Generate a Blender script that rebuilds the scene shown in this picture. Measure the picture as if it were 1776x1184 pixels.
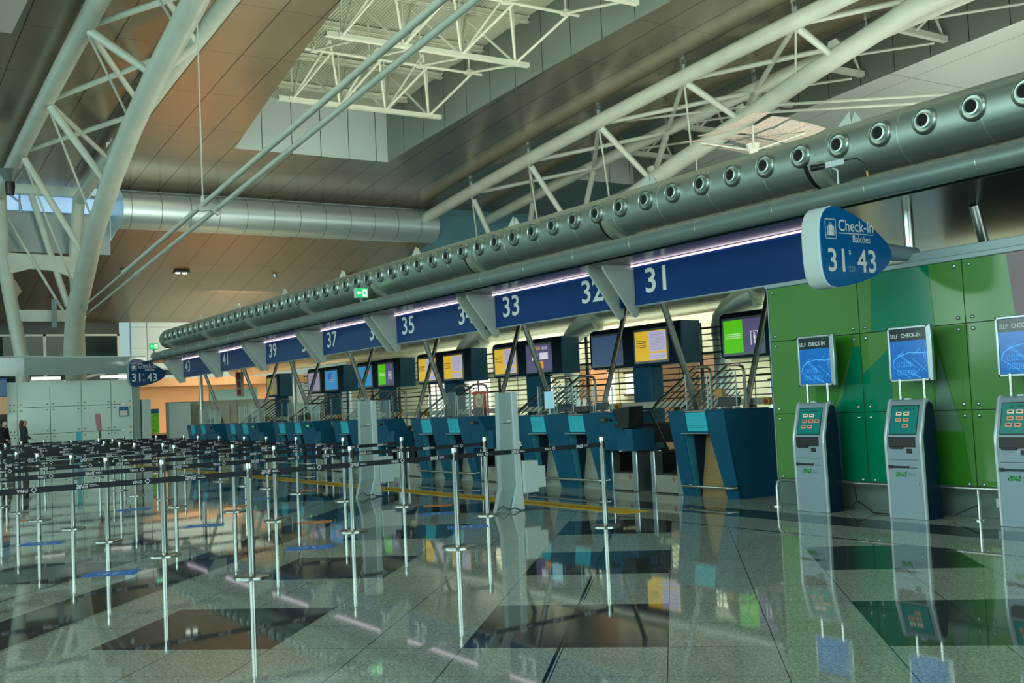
import bpy, bmesh, math, random
from mathutils import Vector, Matrix
random.seed(7)
SC = bpy.context.scene
COL = SC.collection
for _o in list(bpy.data.objects):
    bpy.data.objects.remove(_o)

# ------------------------------------------------------------------ camera
F_PX, PITCH, ROLL, YAW, CAM_H = 1866.14, 0.0569189, -0.0469317, 0.994966, 1.5
_F = Vector((-math.sin(YAW)*math.cos(PITCH), math.cos(YAW)*math.cos(PITCH), math.sin(PITCH)))
_R = _F.cross(Vector((0, 0, 1))).normalized()
_U = _R.cross(_F)
_R2 = _R*math.cos(ROLL) + _U*math.sin(ROLL)
_U2 = -_R*math.sin(ROLL) + _U*math.cos(ROLL)
cam_data = bpy.data.cameras.new('camera')
cam_data.sensor_width = 36.0
cam_data.lens = F_PX/1776*36.0
cam_data.clip_end = 400
cam = bpy.data.objects.new('camera', cam_data)
COL.objects.link(cam)
_m = Matrix((_R2, _U2, -_F)).transposed().to_4x4()
_m.translation = Vector((0, 0, CAM_H))
cam.matrix_world = _m
SC.camera = cam

# ------------------------------------------------------------------ light and exposure
SC.view_settings.view_transform = 'Standard'
SC.view_settings.look = 'None'
SC.view_settings.exposure = -0.34
SC.view_settings.gamma = 1.0
SC.view_settings.use_curve_mapping = False
world = bpy.data.worlds.new('daylight')
SC.world = world
world.use_nodes = True
_bg = world.node_tree.nodes['Background']
_bg.inputs[0].default_value = (0.50, 0.80, 0.78, 1)
_bg.inputs[1].default_value = 0.85

def area(name, loc, target, sx, sy, power, color):
    l = bpy.data.lights.new(name, 'AREA')
    l.shape = 'RECTANGLE'; l.size = sx; l.size_y = sy; l.energy = power; l.color = color
    o = bpy.data.objects.new(name, l); COL.objects.link(o)
    o.location = loc
    d = Vector(target) - Vector(loc)
    o.rotation_euler = d.to_track_quat('-Z', 'Y').to_euler()
    return o
# unseen lamps added to brighten the metal ceiling and the rooflights
area('ceiling_fill_light', (-22, 13.4, 4.3), (-22, 15.5, 14), 30, 1.2, 1100, (0.90, 1.0, 0.86))
area('rooflight_fill_light', (-16, 16.0, 9.5), (-34, 16.5, 14.2), 6, 6, 450, (0.93, 1.0, 0.84))
# more unseen lamps, added to lift the far ceiling and the right truss
area('far_fill_light', (-20, 36, 5.5), (-22, 34, 14), 36, 3, 900, (0.92, 1.0, 0.86))
area('truss_fill_light', (-22, 21.5, 4.6), (-26, 24.5, 12), 26, 1.0, 1400, (1.0, 1.0, 0.84))
# the lit hall behind the counters
area('back_hall_light', (-20, 18.9, 5.3), (-20, 19.3, 0), 34, 1.6, 2600, (1.0, 0.97, 0.80))
area('shop_light', (-50, 18, 5.6), (-54, 18, 1), 3, 12, 1500, (1.0, 0.72, 0.42))
# daylight from the entrance side of the terminal, where the glass facade stands
area('facade_daylight', (-14, -19, 7), (-24, 8, 5), 44, 9, 7500, (0.72, 1.0, 0.95))

# unseen lamp added at the near end to light the signs and far glass wall
area('end_fill_light', (15.0, 6, 5.5), (-30, 10, 4.5), 18, 7, 2400, (0.78, 1.0, 0.98))

# ------------------------------------------------------------------ helpers
def tag(o, label=None, cat=None, group=None, kind=None):
    if label: o['label'] = label
    if cat: o['category'] = cat
    if group: o['group'] = group
    if kind: o['kind'] = kind
    return o
def empty(name, loc=(0, 0, 0), rz=0.0):
    o = bpy.data.objects.new(name, None); COL.objects.link(o)
    o.location = loc; o.rotation_euler = (0, 0, rz); o.empty_display_size = 0.2
    return o
def thing(name, label, cat, loc=(0, 0, 0), rz=0.0, group=None):
    return tag(empty(name, loc, rz), label, cat, group)
def kids(o):
    return [c for c in bpy.data.objects if c.parent == o]
def copy_tree(o, parent=None):
    ch = CH.get(o.name, [])
    c = o.copy(); COL.objects.link(c)
    if parent is not None:
        c.parent = parent
        CH.setdefault(parent.name, []).append(c)
    for k in ch:
        copy_tree(k, c)
    return c
CH = {}

class MB:
    """collects faces, then links them as one mesh object"""
    def __init__(s):
        s.v = []; s.f = []; s.mi = []; s.cur = 0
    def add(s, vs, fs):
        n = len(s.v)
        s.v += [tuple(v) for v in vs]
        for f in fs:
            s.f.append([n+i for i in f]); s.mi.append(s.cur)
        return s
    def box(s, x0, x1, y0, y1, z0, z1):
        vs = [(x0,y0,z0),(x1,y0,z0),(x1,y1,z0),(x0,y1,z0),(x0,y0,z1),(x1,y0,z1),(x1,y1,z1),(x0,y1,z1)]
        return s.add(vs, [(0,3,2,1),(4,5,6,7),(0,1,5,4),(1,2,6,5),(2,3,7,6),(3,0,4,7)])
    def hexa(s, a, b):
        """a, b: two quads (lists of 4 points) joined to a solid"""
        return s.add(list(a)+list(b), [(0,3,2,1),(4,5,6,7),(0,1,5,4),(1,2,6,5),(2,3,7,6),(3,0,4,7)])
    def quad(s, a, b, c, d):
        return s.add([a,b,c,d], [(0,1,2,3)])
    def prism(s, pts, axis, a, b):
        """pts: 2-D outline; axis: the extrusion axis ('x': pts are (y,z), 'y': (x,z), 'z': (x,y))"""
        def P(p, t):
            return (t,p[0],p[1]) if axis=='x' else ((p[0],t,p[1]) if axis=='y' else (p[0],p[1],t))
        n = len(pts)
        vs = [P(p,a) for p in pts] + [P(p,b) for p in pts]
        fs = [tuple(range(n))[::-1], tuple(range(n,2*n))]
        fs += [(i,(i+1)%n,n+(i+1)%n,n+i) for i in range(n)]
        return s.add(vs, fs)
    def tube(s, pts, r, n=12, caps=True, hollow=None):
        pts = [Vector(p) for p in pts]
        rs = r if isinstance(r, (list, tuple)) else [r]*len(pts)
        rings = []; up = None
        for i, p in enumerate(pts):
            if i == 0: d = pts[1]-pts[0]
            elif i == len(pts)-1: d = pts[-1]-pts[-2]
            else: d = (pts[i+1]-pts[i]).normalized() + (pts[i]-pts[i-1]).normalized()
            d = d.normalized()
            if up is None:
                up = Vector((0,0,1)) if abs(d.z) < .9 else Vector((1,0,0))
            side = d.cross(up).normalized(); up = side.cross(d).normalized()
            rings.append([p + side*math.cos(2*math.pi*k/n)*rs[i] + up*math.sin(2*math.pi*k/n)*rs[i] for k in range(n)])
        vs = [v for rg in rings for v in rg]; fs = []
        for i in range(len(rings)-1):
            for k in range(n):
                a = i*n+k; b = i*n+(k+1)%n
                fs.append((a, b, b+n, a+n))
        if caps:
            fs.append(tuple(range(n))[::-1]); m = (len(rings)-1)*n
            fs.append(tuple(range(m, m+n)))
        return s.add(vs, fs)
    def lathe(s, prof, o=(0,0,0), ax=(0,0,1), n=24):
        """prof: (radius, height) pairs about the axis ax through o"""
        ax = Vector(ax).normalized(); t = Vector((0,0,1)) if abs(ax.z) < .9 else Vector((1,0,0))
        u = ax.cross(t).normalized(); w = ax.cross(u); o = Vector(o)
        vs = []; fs = []
        for r, h in prof:
            for k in range(n):
                a = 2*math.pi*k/n
                vs.append(o + ax*h + (u*math.cos(a)+w*math.sin(a))*max(r,1e-4))
        for i in range(len(prof)-1):
            for k in range(n):
                a = i*n+k; b = i*n+(k+1)%n
                fs.append((a,b,b+n,a+n))
        return s.add(vs, fs)
    def mesh(s, name, mats, smooth=True):
        me = bpy.data.meshes.new(name)
        me.from_pydata(s.v, [], s.f)
        for m in (mats if isinstance(mats,(list,tuple)) else [mats]):
            me.materials.append(m)
        me.polygons.foreach_set('material_index', s.mi)
        if smooth:
            me.polygons.foreach_set('use_smooth', [True]*len(s.f))
            bm = bmesh.new(); bm.from_mesh(me)
            bmesh.ops.recalc_face_normals(bm, faces=bm.faces)
            bm.to_mesh(me); bm.free()
            me.set_sharp_from_angle(angle=math.radians(38))
        me.update()
        return me
    def build(s, name, mats, parent=None, bevel=0, label=None, smooth=True):
        o = bpy.data.objects.new(name, s.mesh(name, mats, smooth)); COL.objects.link(o)
        if parent is not None:
            o.parent = parent; CH.setdefault(parent.name, []).append(o)
        if bevel:
            b = o.modifiers.new('bevel', 'BEVEL'); b.width = bevel; b.segments = 2; b.limit_method = 'ANGLE'; b.angle_limit = .7
        if label: o['label'] = label
        return o
def struct(name, mb, mats, parent=None, **k):
    o = mb.build(name, mats, parent, **k)
    if parent is None: o['kind'] = 'structure'
    return o

_tx = {}
def text_geo(s, size=1.0, bold=0.0, wx=1.0, align='LEFT', res=3):
    """vertices and faces of a line of flat lettering in its own x-y plane"""
    key = (s, bold, align, res)
    if key not in _tx:
        cu = bpy.data.curves.new('lettering', 'FONT'); cu.body = s; cu.offset = bold
        cu.align_x = align; cu.resolution_u = res; cu.size = 1.0
        ob = bpy.data.objects.new('lettering', cu); COL.objects.link(ob)
        dg = bpy.context.evaluated_depsgraph_get(); dg.update()
        me = bpy.data.meshes.new_from_object(ob.evaluated_get(dg))
        _tx[key] = ([tuple(v.co) for v in me.vertices], [tuple(p.vertices) for p in me.polygons])
        bpy.data.objects.remove(ob); bpy.data.curves.remove(cu); bpy.data.meshes.remove(me)
    vs, fs = _tx[key]
    return [(v[0]*size*wx, v[1]*size) for v in vs], fs
def put_text(mb, s, o, ex, ey, size, bold=0.0, wx=1.0, align='LEFT', lift=0.0, res=3):
    """lay lettering on a surface: o its baseline start, ex / ey the reading and the up directions"""
    vs, fs = text_geo(s, size, bold, wx, align, res)
    o = Vector(o); ex = Vector(ex); ey = Vector(ey); nz = ex.cross(ey)
    mb.add([o + ex*x + ey*y + nz*lift for x, y in vs], fs)
FX, FZ = (1,0,0), (0,0,1)      # lettering that faces the hall (-Y)
GY = (0,1,0)                   # lettering that faces +X

# ------------------------------------------------------------------ materials
MATS = {}
def mat(name, col, rough=.5, metal=0.0, spec=.5, noise=0.0, nscale=8.0, bump=0.0, emit=None, estr=0.0, coat=0.0, alpha=None, trans=0.0, stretch=None, rvar=0.0):
    if name in MATS: return MATS[name]
    m = bpy.data.materials.new(name); m.use_nodes = True
    nt = m.node_tree; b = nt.nodes['Principled BSDF']; L = nt.links
    b.inputs['Base Color'].default_value = (*col, 1)
    b.inputs['Roughness'].default_value = rough
    b.inputs['Metallic'].default_value = metal
    b.inputs['Specular IOR Level'].default_value = spec
    b.inputs['Coat Weight'].default_value = coat
    b.inputs['Transmission Weight'].default_value = trans
    if alpha is not None: b.inputs['Alpha'].default_value = alpha
    if emit:
        b.inputs['Emission Color'].default_value = (*emit, 1); b.inputs['Emission Strength'].default_value = estr
    tc = nt.nodes.new('ShaderNodeTexCoord'); mp = nt.nodes.new('ShaderNodeMapping')
    L.new(tc.outputs['Object'], mp.inputs['Vector'])
    if stretch: mp.inputs['Scale'].default_value = stretch
    n = nt.nodes.new('ShaderNodeTexNoise'); n.inputs['Scale'].default_value = nscale; n.inputs['Detail'].default_value = 4
    L.new(mp.outputs[0], n.inputs['Vector'])
    if noise > 0:
        mx = nt.nodes.new('ShaderNodeMix'); mx.data_type = 'RGBA'; mx.blend_type = 'MULTIPLY'
        mx.inputs[0].default_value = 1.0
        rmp = nt.nodes.new('ShaderNodeMapRange'); rmp.inputs[1].default_value = .3; rmp.inputs[2].default_value = .7
        rmp.inputs[3].default_value = 1-noise; rmp.inputs[4].default_value = 1+noise*.4
        L.new(n.outputs[0], rmp.inputs[0]); L.new(rmp.outputs[0], mx.inputs['B'])
        mx.inputs['A'].default_value = (*col, 1)
        L.new(mx.outputs['Result'], b.inputs['Base Color'])
    if rvar > 0:
        r2 = nt.nodes.new('ShaderNodeMapRange'); r2.inputs[3].default_value = rough-rvar; r2.inputs[4].default_value = rough+rvar
        L.new(n.outputs[0], r2.inputs[0]); L.new(r2.outputs[0], b.inputs['Roughness'])
    if bump > 0:
        bp = nt.nodes.new('ShaderNodeBump'); bp.inputs['Strength'].default_value = bump; bp.inputs['Distance'].default_value = .01
        L.new(n.outputs[0], bp.inputs['Height']); L.new(bp.outputs[0], b.inputs['Normal'])
    MATS[name] = m
    return m
class N:
    """small math-node chain builder"""
    def __init__(s, nt): s.nt = nt
    def m(s, op, a, b=None, c=None):
        n = s.nt.nodes.new('ShaderNodeMath'); n.operation = op
        for i, v in enumerate((a, b, c)):
            if v is None: continue
            if isinstance(v, (int, float)): n.inputs[i].default_value = v
            else: s.nt.links.new(v, n.inputs[i])
        return n.outputs[0]
    def line(s, u, period, width, shift=0.0):
        """1 on thin lines every period units of u"""
        f = s.m('FRACT', s.m('DIVIDE', s.m('ADD', u, shift), period))
        return s.m('LESS_THAN', f, width/period)
def panel_mat(name, col, rough, metal, px, sx, wx, py, sy, wy, axes=(0, 1), line_col=(.01,.012,.012), noise=.12, rvar=.06, soft=None, wave=0.0):
    """metal or glass panelling with dark joints every px / py metres along two object axes"""
    m = mat(name, col, rough, metal, noise=noise, nscale=.35, rvar=rvar)
    nt = m.node_tree; q = N(nt); b = nt.nodes['Principled BSDF']
    tc = [n for n in nt.nodes if n.type == 'TEX_COORD'][0]
    sp = nt.nodes.new('ShaderNodeSeparateXYZ'); nt.links.new(tc.outputs['Object'], sp.inputs[0])
    ln = None
    if px: ln = q.line(sp.outputs[axes[0]], px, wx, sx)
    if py:
        l2 = q.line(sp.outputs[axes[1]], py, wy, sy)
        ln = l2 if ln is None else q.m('MAXIMUM', ln, l2)
    src = b.inputs['Base Color'].links[0].from_socket
    mx = nt.nodes.new('ShaderNodeMix'); mx.data_type = 'RGBA'
    nt.links.new(ln, mx.inputs[0]); nt.links.new(src, mx.inputs['A']); mx.inputs['B'].default_value = (*line_col, 1)
    nt.links.new(mx.outputs['Result'], b.inputs['Base Color'])
    if metal > 0:
        nt.links.new(q.m('MULTIPLY', q.m('SUBTRACT', 1.0, ln), metal), b.inputs['Metallic'])
    if wave > 0:
        n = nt.nodes.new('ShaderNodeTexNoise'); n.inputs['Scale'].default_value = .5
        bp = nt.nodes.new('ShaderNodeBump'); bp.inputs['Strength'].default_value = wave; bp.inputs['Distance'].default_value = .1
        nt.links.new(tc.outputs['Object'], n.inputs['Vector']); nt.links.new(n.outputs[0], bp.inputs['Height']); nt.links.new(bp.outputs[0], b.inputs['Normal'])
    return m

def glass_mat(name, tint, alpha):
    m = bpy.data.materials.new(name); m.use_nodes = True; nt = m.node_tree
    nt.nodes.remove(nt.nodes['Principled BSDF']); out = nt.nodes['Material Output']
    t = nt.nodes.new('ShaderNodeBsdfTransparent'); t.inputs[0].default_value = (*tint, 1)
    g = nt.nodes.new('ShaderNodeBsdfGlossy'); g.inputs['Roughness'].default_value = .02
    lw = nt.nodes.new('ShaderNodeLayerWeight'); lw.inputs[0].default_value = .5
    fr = nt.nodes.new('ShaderNodeMath'); fr.operation = 'POWER'; fr.inputs[1].default_value = 4.0; nt.links.new(lw.outputs['Facing'], fr.inputs[0])
    ad = nt.nodes.new('ShaderNodeMath'); ad.operation = 'ADD'; ad.inputs[1].default_value = alpha
    mx = nt.nodes.new('ShaderNodeMixShader')
    nt.links.new(fr.outputs[0], ad.inputs[0]); nt.links.new(ad.outputs[0], mx.inputs[0])
    nt.links.new(t.outputs[0], mx.inputs[1]); nt.links.new(g.outputs[0], mx.inputs[2]); nt.links.new(mx.outputs[0], out.inputs[0])
    return m

WHITE = mat('white_painted_steel', (.56,.61,.52), .38, 0, noise=.10, nscale=1.5)
WHITE2 = mat('white_beam_paint', (.66,.68,.55), .45, 0, noise=.08, nscale=2)
FINW = mat('satin_white_panel', (.52,.58,.52), .42, 0, noise=.08, nscale=1.2)
STEEL = mat('brushed_stainless', (.62,.66,.63), .22, 1, noise=.06, nscale=30, rvar=.05)
STEELD = mat('dark_stainless_tube', (.36,.37,.34), .3, 1, noise=.1, nscale=12, rvar=.05)
DUCT = mat('brushed_duct_steel', (.40,.48,.44), .42, .8, noise=.10, nscale=2.5, rvar=.05, stretch=(.3,6,6))
PIPE = mat('grey_painted_pipe', (.20,.26,.25), .34, .35, noise=.06, nscale=3)
BLUE = mat('blue_sign_laminate', (.003,.040,.17), .25, 0, spec=.22, noise=.08, nscale=1.5)
LETTER = mat('white_lettering', (.72,.76,.74), .5, emit=(.8,.9,.9), estr=0.0)
CHECKB = mat('sign_face_blue', (.002,.11,.32), .18, 0, spec=.5)
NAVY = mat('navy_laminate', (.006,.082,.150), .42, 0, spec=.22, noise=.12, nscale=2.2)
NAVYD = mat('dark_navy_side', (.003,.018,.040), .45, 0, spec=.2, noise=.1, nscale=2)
TEALP = mat('teal_inner_panel', (.015,.16,.22), .4, 0, noise=.1, nscale=2)
KICK = mat('brushed_kick_panel', (.42,.42,.34), .34, .7, noise=.15, nscale=5, stretch=(1,1,12))
CYAN = mat('cyan_paper_notice', (.03,.46,.58), .7)
INK = mat('black_ink', (.01,.012,.015), .6)
BLACK = mat('black_plastic', (.012,.013,.015), .35, 0, noise=.2, nscale=9)
RUBBER = mat('black_rubber_belt', (.02,.02,.021), .55, 0, noise=.2, nscale=20)
BELT = mat('navy_webbing', (.006,.012,.022), .65, 0, noise=.2, nscale=60)
GREY = mat('light_grey_metal_cabinet', (.25,.34,.40), .35, .1, noise=.05, nscale=2)
GREY2 = mat('silver_trim', (.42,.49,.52), .28, .9)
PALE = mat('pale_grey_panel', (.55,.66,.66), .5, 0, noise=.04, nscale=2)
PLINTH = mat('speckled_granite_plinth', (.15,.21,.20), .4, 0, noise=.8, nscale=160)
CREAM = mat('cream_back_wall', (.70,.70,.50), .6, 0, noise=.15, nscale=.6)
PEACH = mat('peach_shop_wall', (.85,.50,.28), .6, 0, noise=.05, nscale=.6)
GLASS = glass_mat('clear_acrylic', (.95,.985,.98), .03)
RED = mat('red_panel', (.45,.05,.03), .5)
YEL = mat('yellow_plastic', (.55,.30,.03), .4)

# ------------------------------------------------------------------ floor
def floor_material():
    m = bpy.data.materials.new('polished_terrazzo'); m.use_nodes = True
    nt = m.node_tree; b = nt.nodes['Principled BSDF']; q = N(nt); L = nt.links
    tc = nt.nodes.new('ShaderNodeTexCoord'); sp = nt.nodes.new('ShaderNodeSeparateXYZ'); L.new(tc.outputs['Object'], sp.inputs[0])
    X, Y = sp.outputs[0], sp.outputs[1]
    ax, ay, bx, by = 1.74, 1.84, 2.04, -1.80
    det = ax*by - bx*ay
    dx = q.m('ADD', X, 6.91); dy = q.m('SUBTRACT', Y, 4.25)
    s = q.m('DIVIDE', q.m('SUBTRACT', q.m('MULTIPLY', dx, by), q.m('MULTIPLY', dy, bx)), det)
    t = q.m('DIVIDE', q.m('SUBTRACT', q.m('MULTIPLY', dy, ax), q.m('MULTIPLY', dx, ay)), det)
    # left of the long band the lattice is shifted by a quarter
    left = q.m('LESS_THAN', s, -1.62)
    s2 = q.m('ADD', s, q.m('MULTIPLY', left, .25))
    fs = q.m('FRACT', q.m('ADD', s2, 40.0)); ft = q.m('FRACT', q.m('ADD', t, 40.0))
    dark = q.m('MULTIPLY', q.m('LESS_THAN', fs, .5), q.m('LESS_THAN', ft, .5))
    band = q.m('MULTIPLY', q.m('GREATER_THAN', s, -1.52), q.m('LESS_THAN', s, -1.26))
    notb = q.m('SUBTRACT', 1.0, q.m('MULTIPLY', q.m('GREATER_THAN', s, -1.62), q.m('LESS_THAN', s, -1.02)))
    dark = q.m('MAXIMUM', q.m('MULTIPLY', dark, notb), band)
    inner = q.m('LESS_THAN', Y, 8.56)
    dark = q.m('MULTIPLY', dark, inner)
    strip = q.m('MULTIPLY', q.m('GREATER_THAN', Y, 9.36), q.m('LESS_THAN', Y, 9.97))
    dark = q.m('MAXIMUM', dark, strip)
    def nearline(v, per, w):
        f = q.m('FRACT', q.m('ADD', q.m('DIVIDE', v, per), 40.0))
        d = q.m('MINIMUM', f, q.m('SUBTRACT', 1.0, f))
        return q.m('LESS_THAN', d, w/per)
    j = q.m('MAXIMUM', nearline(s2, .25, .0013), nearline(t, .25, .0011))
    j = q.m('MAXIMUM', j, nearline(q.m('SUBTRACT', s, .24), 2.0, .0042))
    j = q.m('MULTIPLY', j, inner)
    rim = q.m('LESS_THAN', q.m('ABSOLUTE', q.m('SUBTRACT', Y, 8.57)), .022)
    rim2 = q.m('MULTIPLY', q.m('LESS_THAN', q.m('ABSOLUTE', q.m('ADD', X, 14.55)), .022), inner)
    j2 = q.m('MAXIMUM', q.m('MAXIMUM', j, rim), rim2)
    noi = nt.nodes.new('ShaderNodeTexNoise'); noi.inputs['Scale'].default_value = 55; noi.inputs['Detail'].default_value = 6
    noi.inputs['Roughness'].default_value = .8
    L.new(tc.outputs['Object'], noi.inputs['Vector'])
    big = nt.nodes.new('ShaderNodeTexNoise'); big.inputs['Scale'].default_value = .8; L.new(tc.outputs['Object'], big.inputs['Vector'])
    vor = nt.nodes.new('ShaderNodeTexVoronoi'); vor.inputs['Scale'].default_value = 110; L.new(tc.outputs['Object'], vor.inputs['Vector'])
    r1 = nt.nodes.new('ShaderNodeMapRange'); L.new(noi.outputs[0], r1.inputs[0])
    r1.inputs[1].default_value = .3; r1.inputs[2].default_value = .7; r1.inputs[3].default_value = .45; r1.inputs[4].default_value = 1.5
    r2 = nt.nodes.new('ShaderNodeMapRange'); L.new(big.outputs[0], r2.inputs[0]); r2.inputs[3].default_value = .85; r2.inputs[4].default_value = 1.12
    spk = q.m('MULTIPLY', r1.outputs[0], r2.outputs[0])
    vsp = nt.nodes.new('ShaderNodeSeparateColor'); L.new(vor.outputs['Color'], vsp.inputs[0])
    spk = q.m('MULTIPLY', spk, q.m('ADD', .65, q.m('MULTIPLY', vsp.outputs[0], .7)))
    c1 = nt.nodes.new('ShaderNodeMix'); c1.data_type = 'RGBA'; L.new(dark, c1.inputs[0])
    c1.inputs['A'].default_value = (.36, .41, .355, 1); c1.inputs['B'].default_value = (.050, .060, .062, 1)
    c2 = nt.nodes.new('ShaderNodeMix'); c2.data_type = 'RGBA'; c2.blend_type = 'MULTIPLY'; c2.inputs[0].default_value = 1
    L.new(c1.outputs['Result'], c2.inputs['A']); L.new(spk, c2.inputs['B'])
    c3 = nt.nodes.new('ShaderNodeMix'); c3.data_type = 'RGBA'; L.new(j2, c3.inputs[0])
    L.new(c2.outputs['Result'], c3.inputs['A']); c3.inputs['B'].default_value = (.012, .014, .014, 1)
    L.new(c3.outputs['Result'], b.inputs['Base Color'])
    b.inputs['Roughness'].default_value = .035
    b.inputs['Specular IOR Level'].default_value = .5
    bp = nt.nodes.new('ShaderNodeBump'); bp.inputs['Strength'].default_value = .03; bp.inputs['Distance'].default_value = .01
    L.new(big.outputs[0], bp.inputs['Height']); L.new(bp.outputs[0], b.inputs['Normal'])
    return m
fl = MB()
fl.box(-75, 16, -22, 48, -.3, 0)
struct('floor', fl, floor_material(), smooth=False)

# ------------------------------------------------------------------ main ceiling with its two rooflights
def cz(x): return 13.43 - .00125*x*x
def wl(x): return 12.0 + max(0.0, -26.0 - x)*.10          # near edge of the first rooflight
def wr(x): return 20.75 - max(0.0, -22.0 - x)*.062        # its far edge
CEIL = panel_mat('bronze_metal_ceiling', (.45,.38,.29), .22, .85, 1.2, .03, .034, 3.3, 1.0, .018, axes=(1, 0), noise=.10, wave=.05)
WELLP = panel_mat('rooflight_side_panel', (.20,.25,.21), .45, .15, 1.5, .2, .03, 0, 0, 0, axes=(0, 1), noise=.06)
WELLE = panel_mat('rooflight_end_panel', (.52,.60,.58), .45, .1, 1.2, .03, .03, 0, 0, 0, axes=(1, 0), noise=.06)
DECK = mat('corrugated_roof_deck', (.50,.53,.42), .6, 0, noise=.10, nscale=1.2)
xs = [-45 + i*1.0 for i in range(0, 62)]
cb = MB()
for a, b_ in zip(xs[:-1], xs[1:]):
    inw = (a >= -39.05 and b_ <= -8)
    def strip(f0, f1):
        cb.quad((a, f0(a), cz(a)), (b_, f0(b_), cz(b_)), (b_, f1(b_), cz(b_)), (a, f1(a), cz(a)))
    c = lambda v: (lambda x: v)
    if inw:
        strip(c(-20), wl); strip(wr, c(29.0))
    else:
        strip(c(-20), c(32.6))
struct('ceiling', cb, CEIL, smooth=False)
cb = MB()
for a, b_ in zip(xs[:-1], xs[1:]):
    cb.quad((a, 32.6, cz(a)), (b_, 32.6, cz(b_)), (b_, 48, cz(b_)), (a, 48, cz(a)))
struct('ceiling_far', cb, panel_mat('pale_ceiling_panel', (.60,.68,.62), .5, .1, 5.0, 1.2, .025, 6.0, .4, .025, axes=(1, 0), noise=.05), smooth=False)
for wn, (f0, f1) in {'first': (wl, wr), 'second': (lambda x: 29.0, lambda x: 32.6)}.items():
    wx = [x for x in xs if -39.05 <= x <= -7.9]
    for nm, f in (('wall_rooflight_near', f0), ('wall_rooflight_far', f1)):
        w = MB()
        for a, b_ in zip(wx[:-1], wx[1:]):
            w.quad((a, f(a), cz(a)), (b_, f(b_), cz(b_)), (b_, f(b_), cz(b_)+2.2), (a, f(a), cz(a)+2.2))
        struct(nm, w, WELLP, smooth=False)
    for nm, x in (('wall_rooflight_end', -39.0), ('wall_rooflight_head', -8.0)):
        w = MB(); w.quad((x, f0(x), cz(x)), (x, f1(x), cz(x)), (x, f1(x), cz(x)+2.2), (x, f0(x), cz(x)+2.2))
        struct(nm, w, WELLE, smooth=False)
    d = MB(); y0, y1 = (11.9, 20.9) if wn == 'first' else (28.9, 32.7)
    ny = int((y1-y0)/.11); row = []
    for i in range(ny):
        y = y0 + i*.11
        row += [(y, 0), (y+.035, .06), (y+.07, .06), (y+.09, 0)]
    dx = [-39.2, -33, -27, -21, -15, -8]
    vs = [(x, y, cz(x)+2.1+h) for x in dx for y, h in row]
    n = len(row); fs = [(i*n+k, i*n+k+1, (i+1)*n+k+1, (i+1)*n+k) for i in range(len(dx)-1) for k in range(n-1)]
    d.add(vs, fs)
    struct('ceiling_deck', d, DECK, smooth=False)

def dz(x): return cz(x) + 1.98
# purlins under the deck and the space-frame trusses of the rooflights
def bar(mb, p, q_, r, n=6): mb.tube([p, q_], r, n)
def ibeam(mb, x, y0, y1, z, h=.16, w=.09):
    mb.box(x-w, x+w, y0, y1, z-h/2, z-h/2+.03); mb.box(x-w, x+w, y0, y1, z+h/2-.03, z+h/2); mb.box(x-.015, x+.015, y0, y1, z-h/2, z+h/2)
PX = [-37.3, -34.7, -32.0, -29.3, -26.6, -24.0, -21.3, -18.6]
for i, x in enumerate(PX):
    p = MB(); ibeam(p, x, wl(x)+.02, wr(x)-.02, dz(x)-.0, .2, .1)
    o = p.build('roof_purlin', WHITE2)
    tag(o, 'white steel purlin under the corrugated rooflight deck, ' + ['nearest the far end wall','second from the far end wall','third from the far end wall','fourth from the far end wall','fifth from the far end wall','sixth from the far end wall','seventh from the far end wall','farthest from the end wall'][i], 'purlin', 'purlins of the big rooflight')
for i, x in enumerate([-36.6, -34.0, -31.3, -28.65, -26.0, -23.4]):
    low = i % 2 == 1
    if i == 0: continue
    t = thing('roof_truss', ['','heavy white truss across the big rooflight, nearest the pale end wall','slim white truss line in the big rooflight, nearer the pale end wall','heavy white truss across the middle of the big rooflight','slim white truss line in the big rooflight, farther from the end wall','heavy white truss across the big rooflight at the top of the picture'][i], 'truss', (x, 16, cz(x)), 0, 'space-frame trusses of the big rooflight')
    zb = .12 if low else .75; y0 = wl(x)+.35-16; y1 = wr(x)-.6-16
    b = MB()
    if low: b.box(-.09, .09, y0, y1, zb-.07, zb+.07)
    else: b.tube([(0, y0, zb), (0, y1, zb)], .05, 8)
    b.build('bottom_chord', WHITE2, t)
    ny = 4; ys = [y0 + .5 + (y1-y0-1.0)*k/(ny-1) for k in range(ny)]
    top = 1.9
    for k in range(ny-1):
        for sx in ((-1.33, 1.33) if low else ()):
            ym = (ys[k]+ys[k+1])/2
            w = MB(); bar(w, (0, ys[k], zb), (sx, ym, top), .045); w.build('brace', WHITE2, t)
            w = MB(); bar(w, (0, ys[k+1], zb), (sx, ym, top), .045); w.build('brace', WHITE2, t)
    for k in range(ny):
        w = MB(); bar(w, (0, ys[k], zb), (0, ys[k], top), .035); w.box(-.12, .12, ys[k]-.12, ys[k]+.12, zb-.06, zb+.08); w.build('post', WHITE2, t)
    if i < 5:
        for k in range(0, ny, 1):
            dzb = (cz(x+2.66)-cz(x)) + ((.75 if low else .12) - zb)
            w = MB(); bar(w, (0, ys[k], zb), (2.66, ys[k] + .3, zb+dzb), .045); w.build('tie', WHITE2, t)
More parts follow.
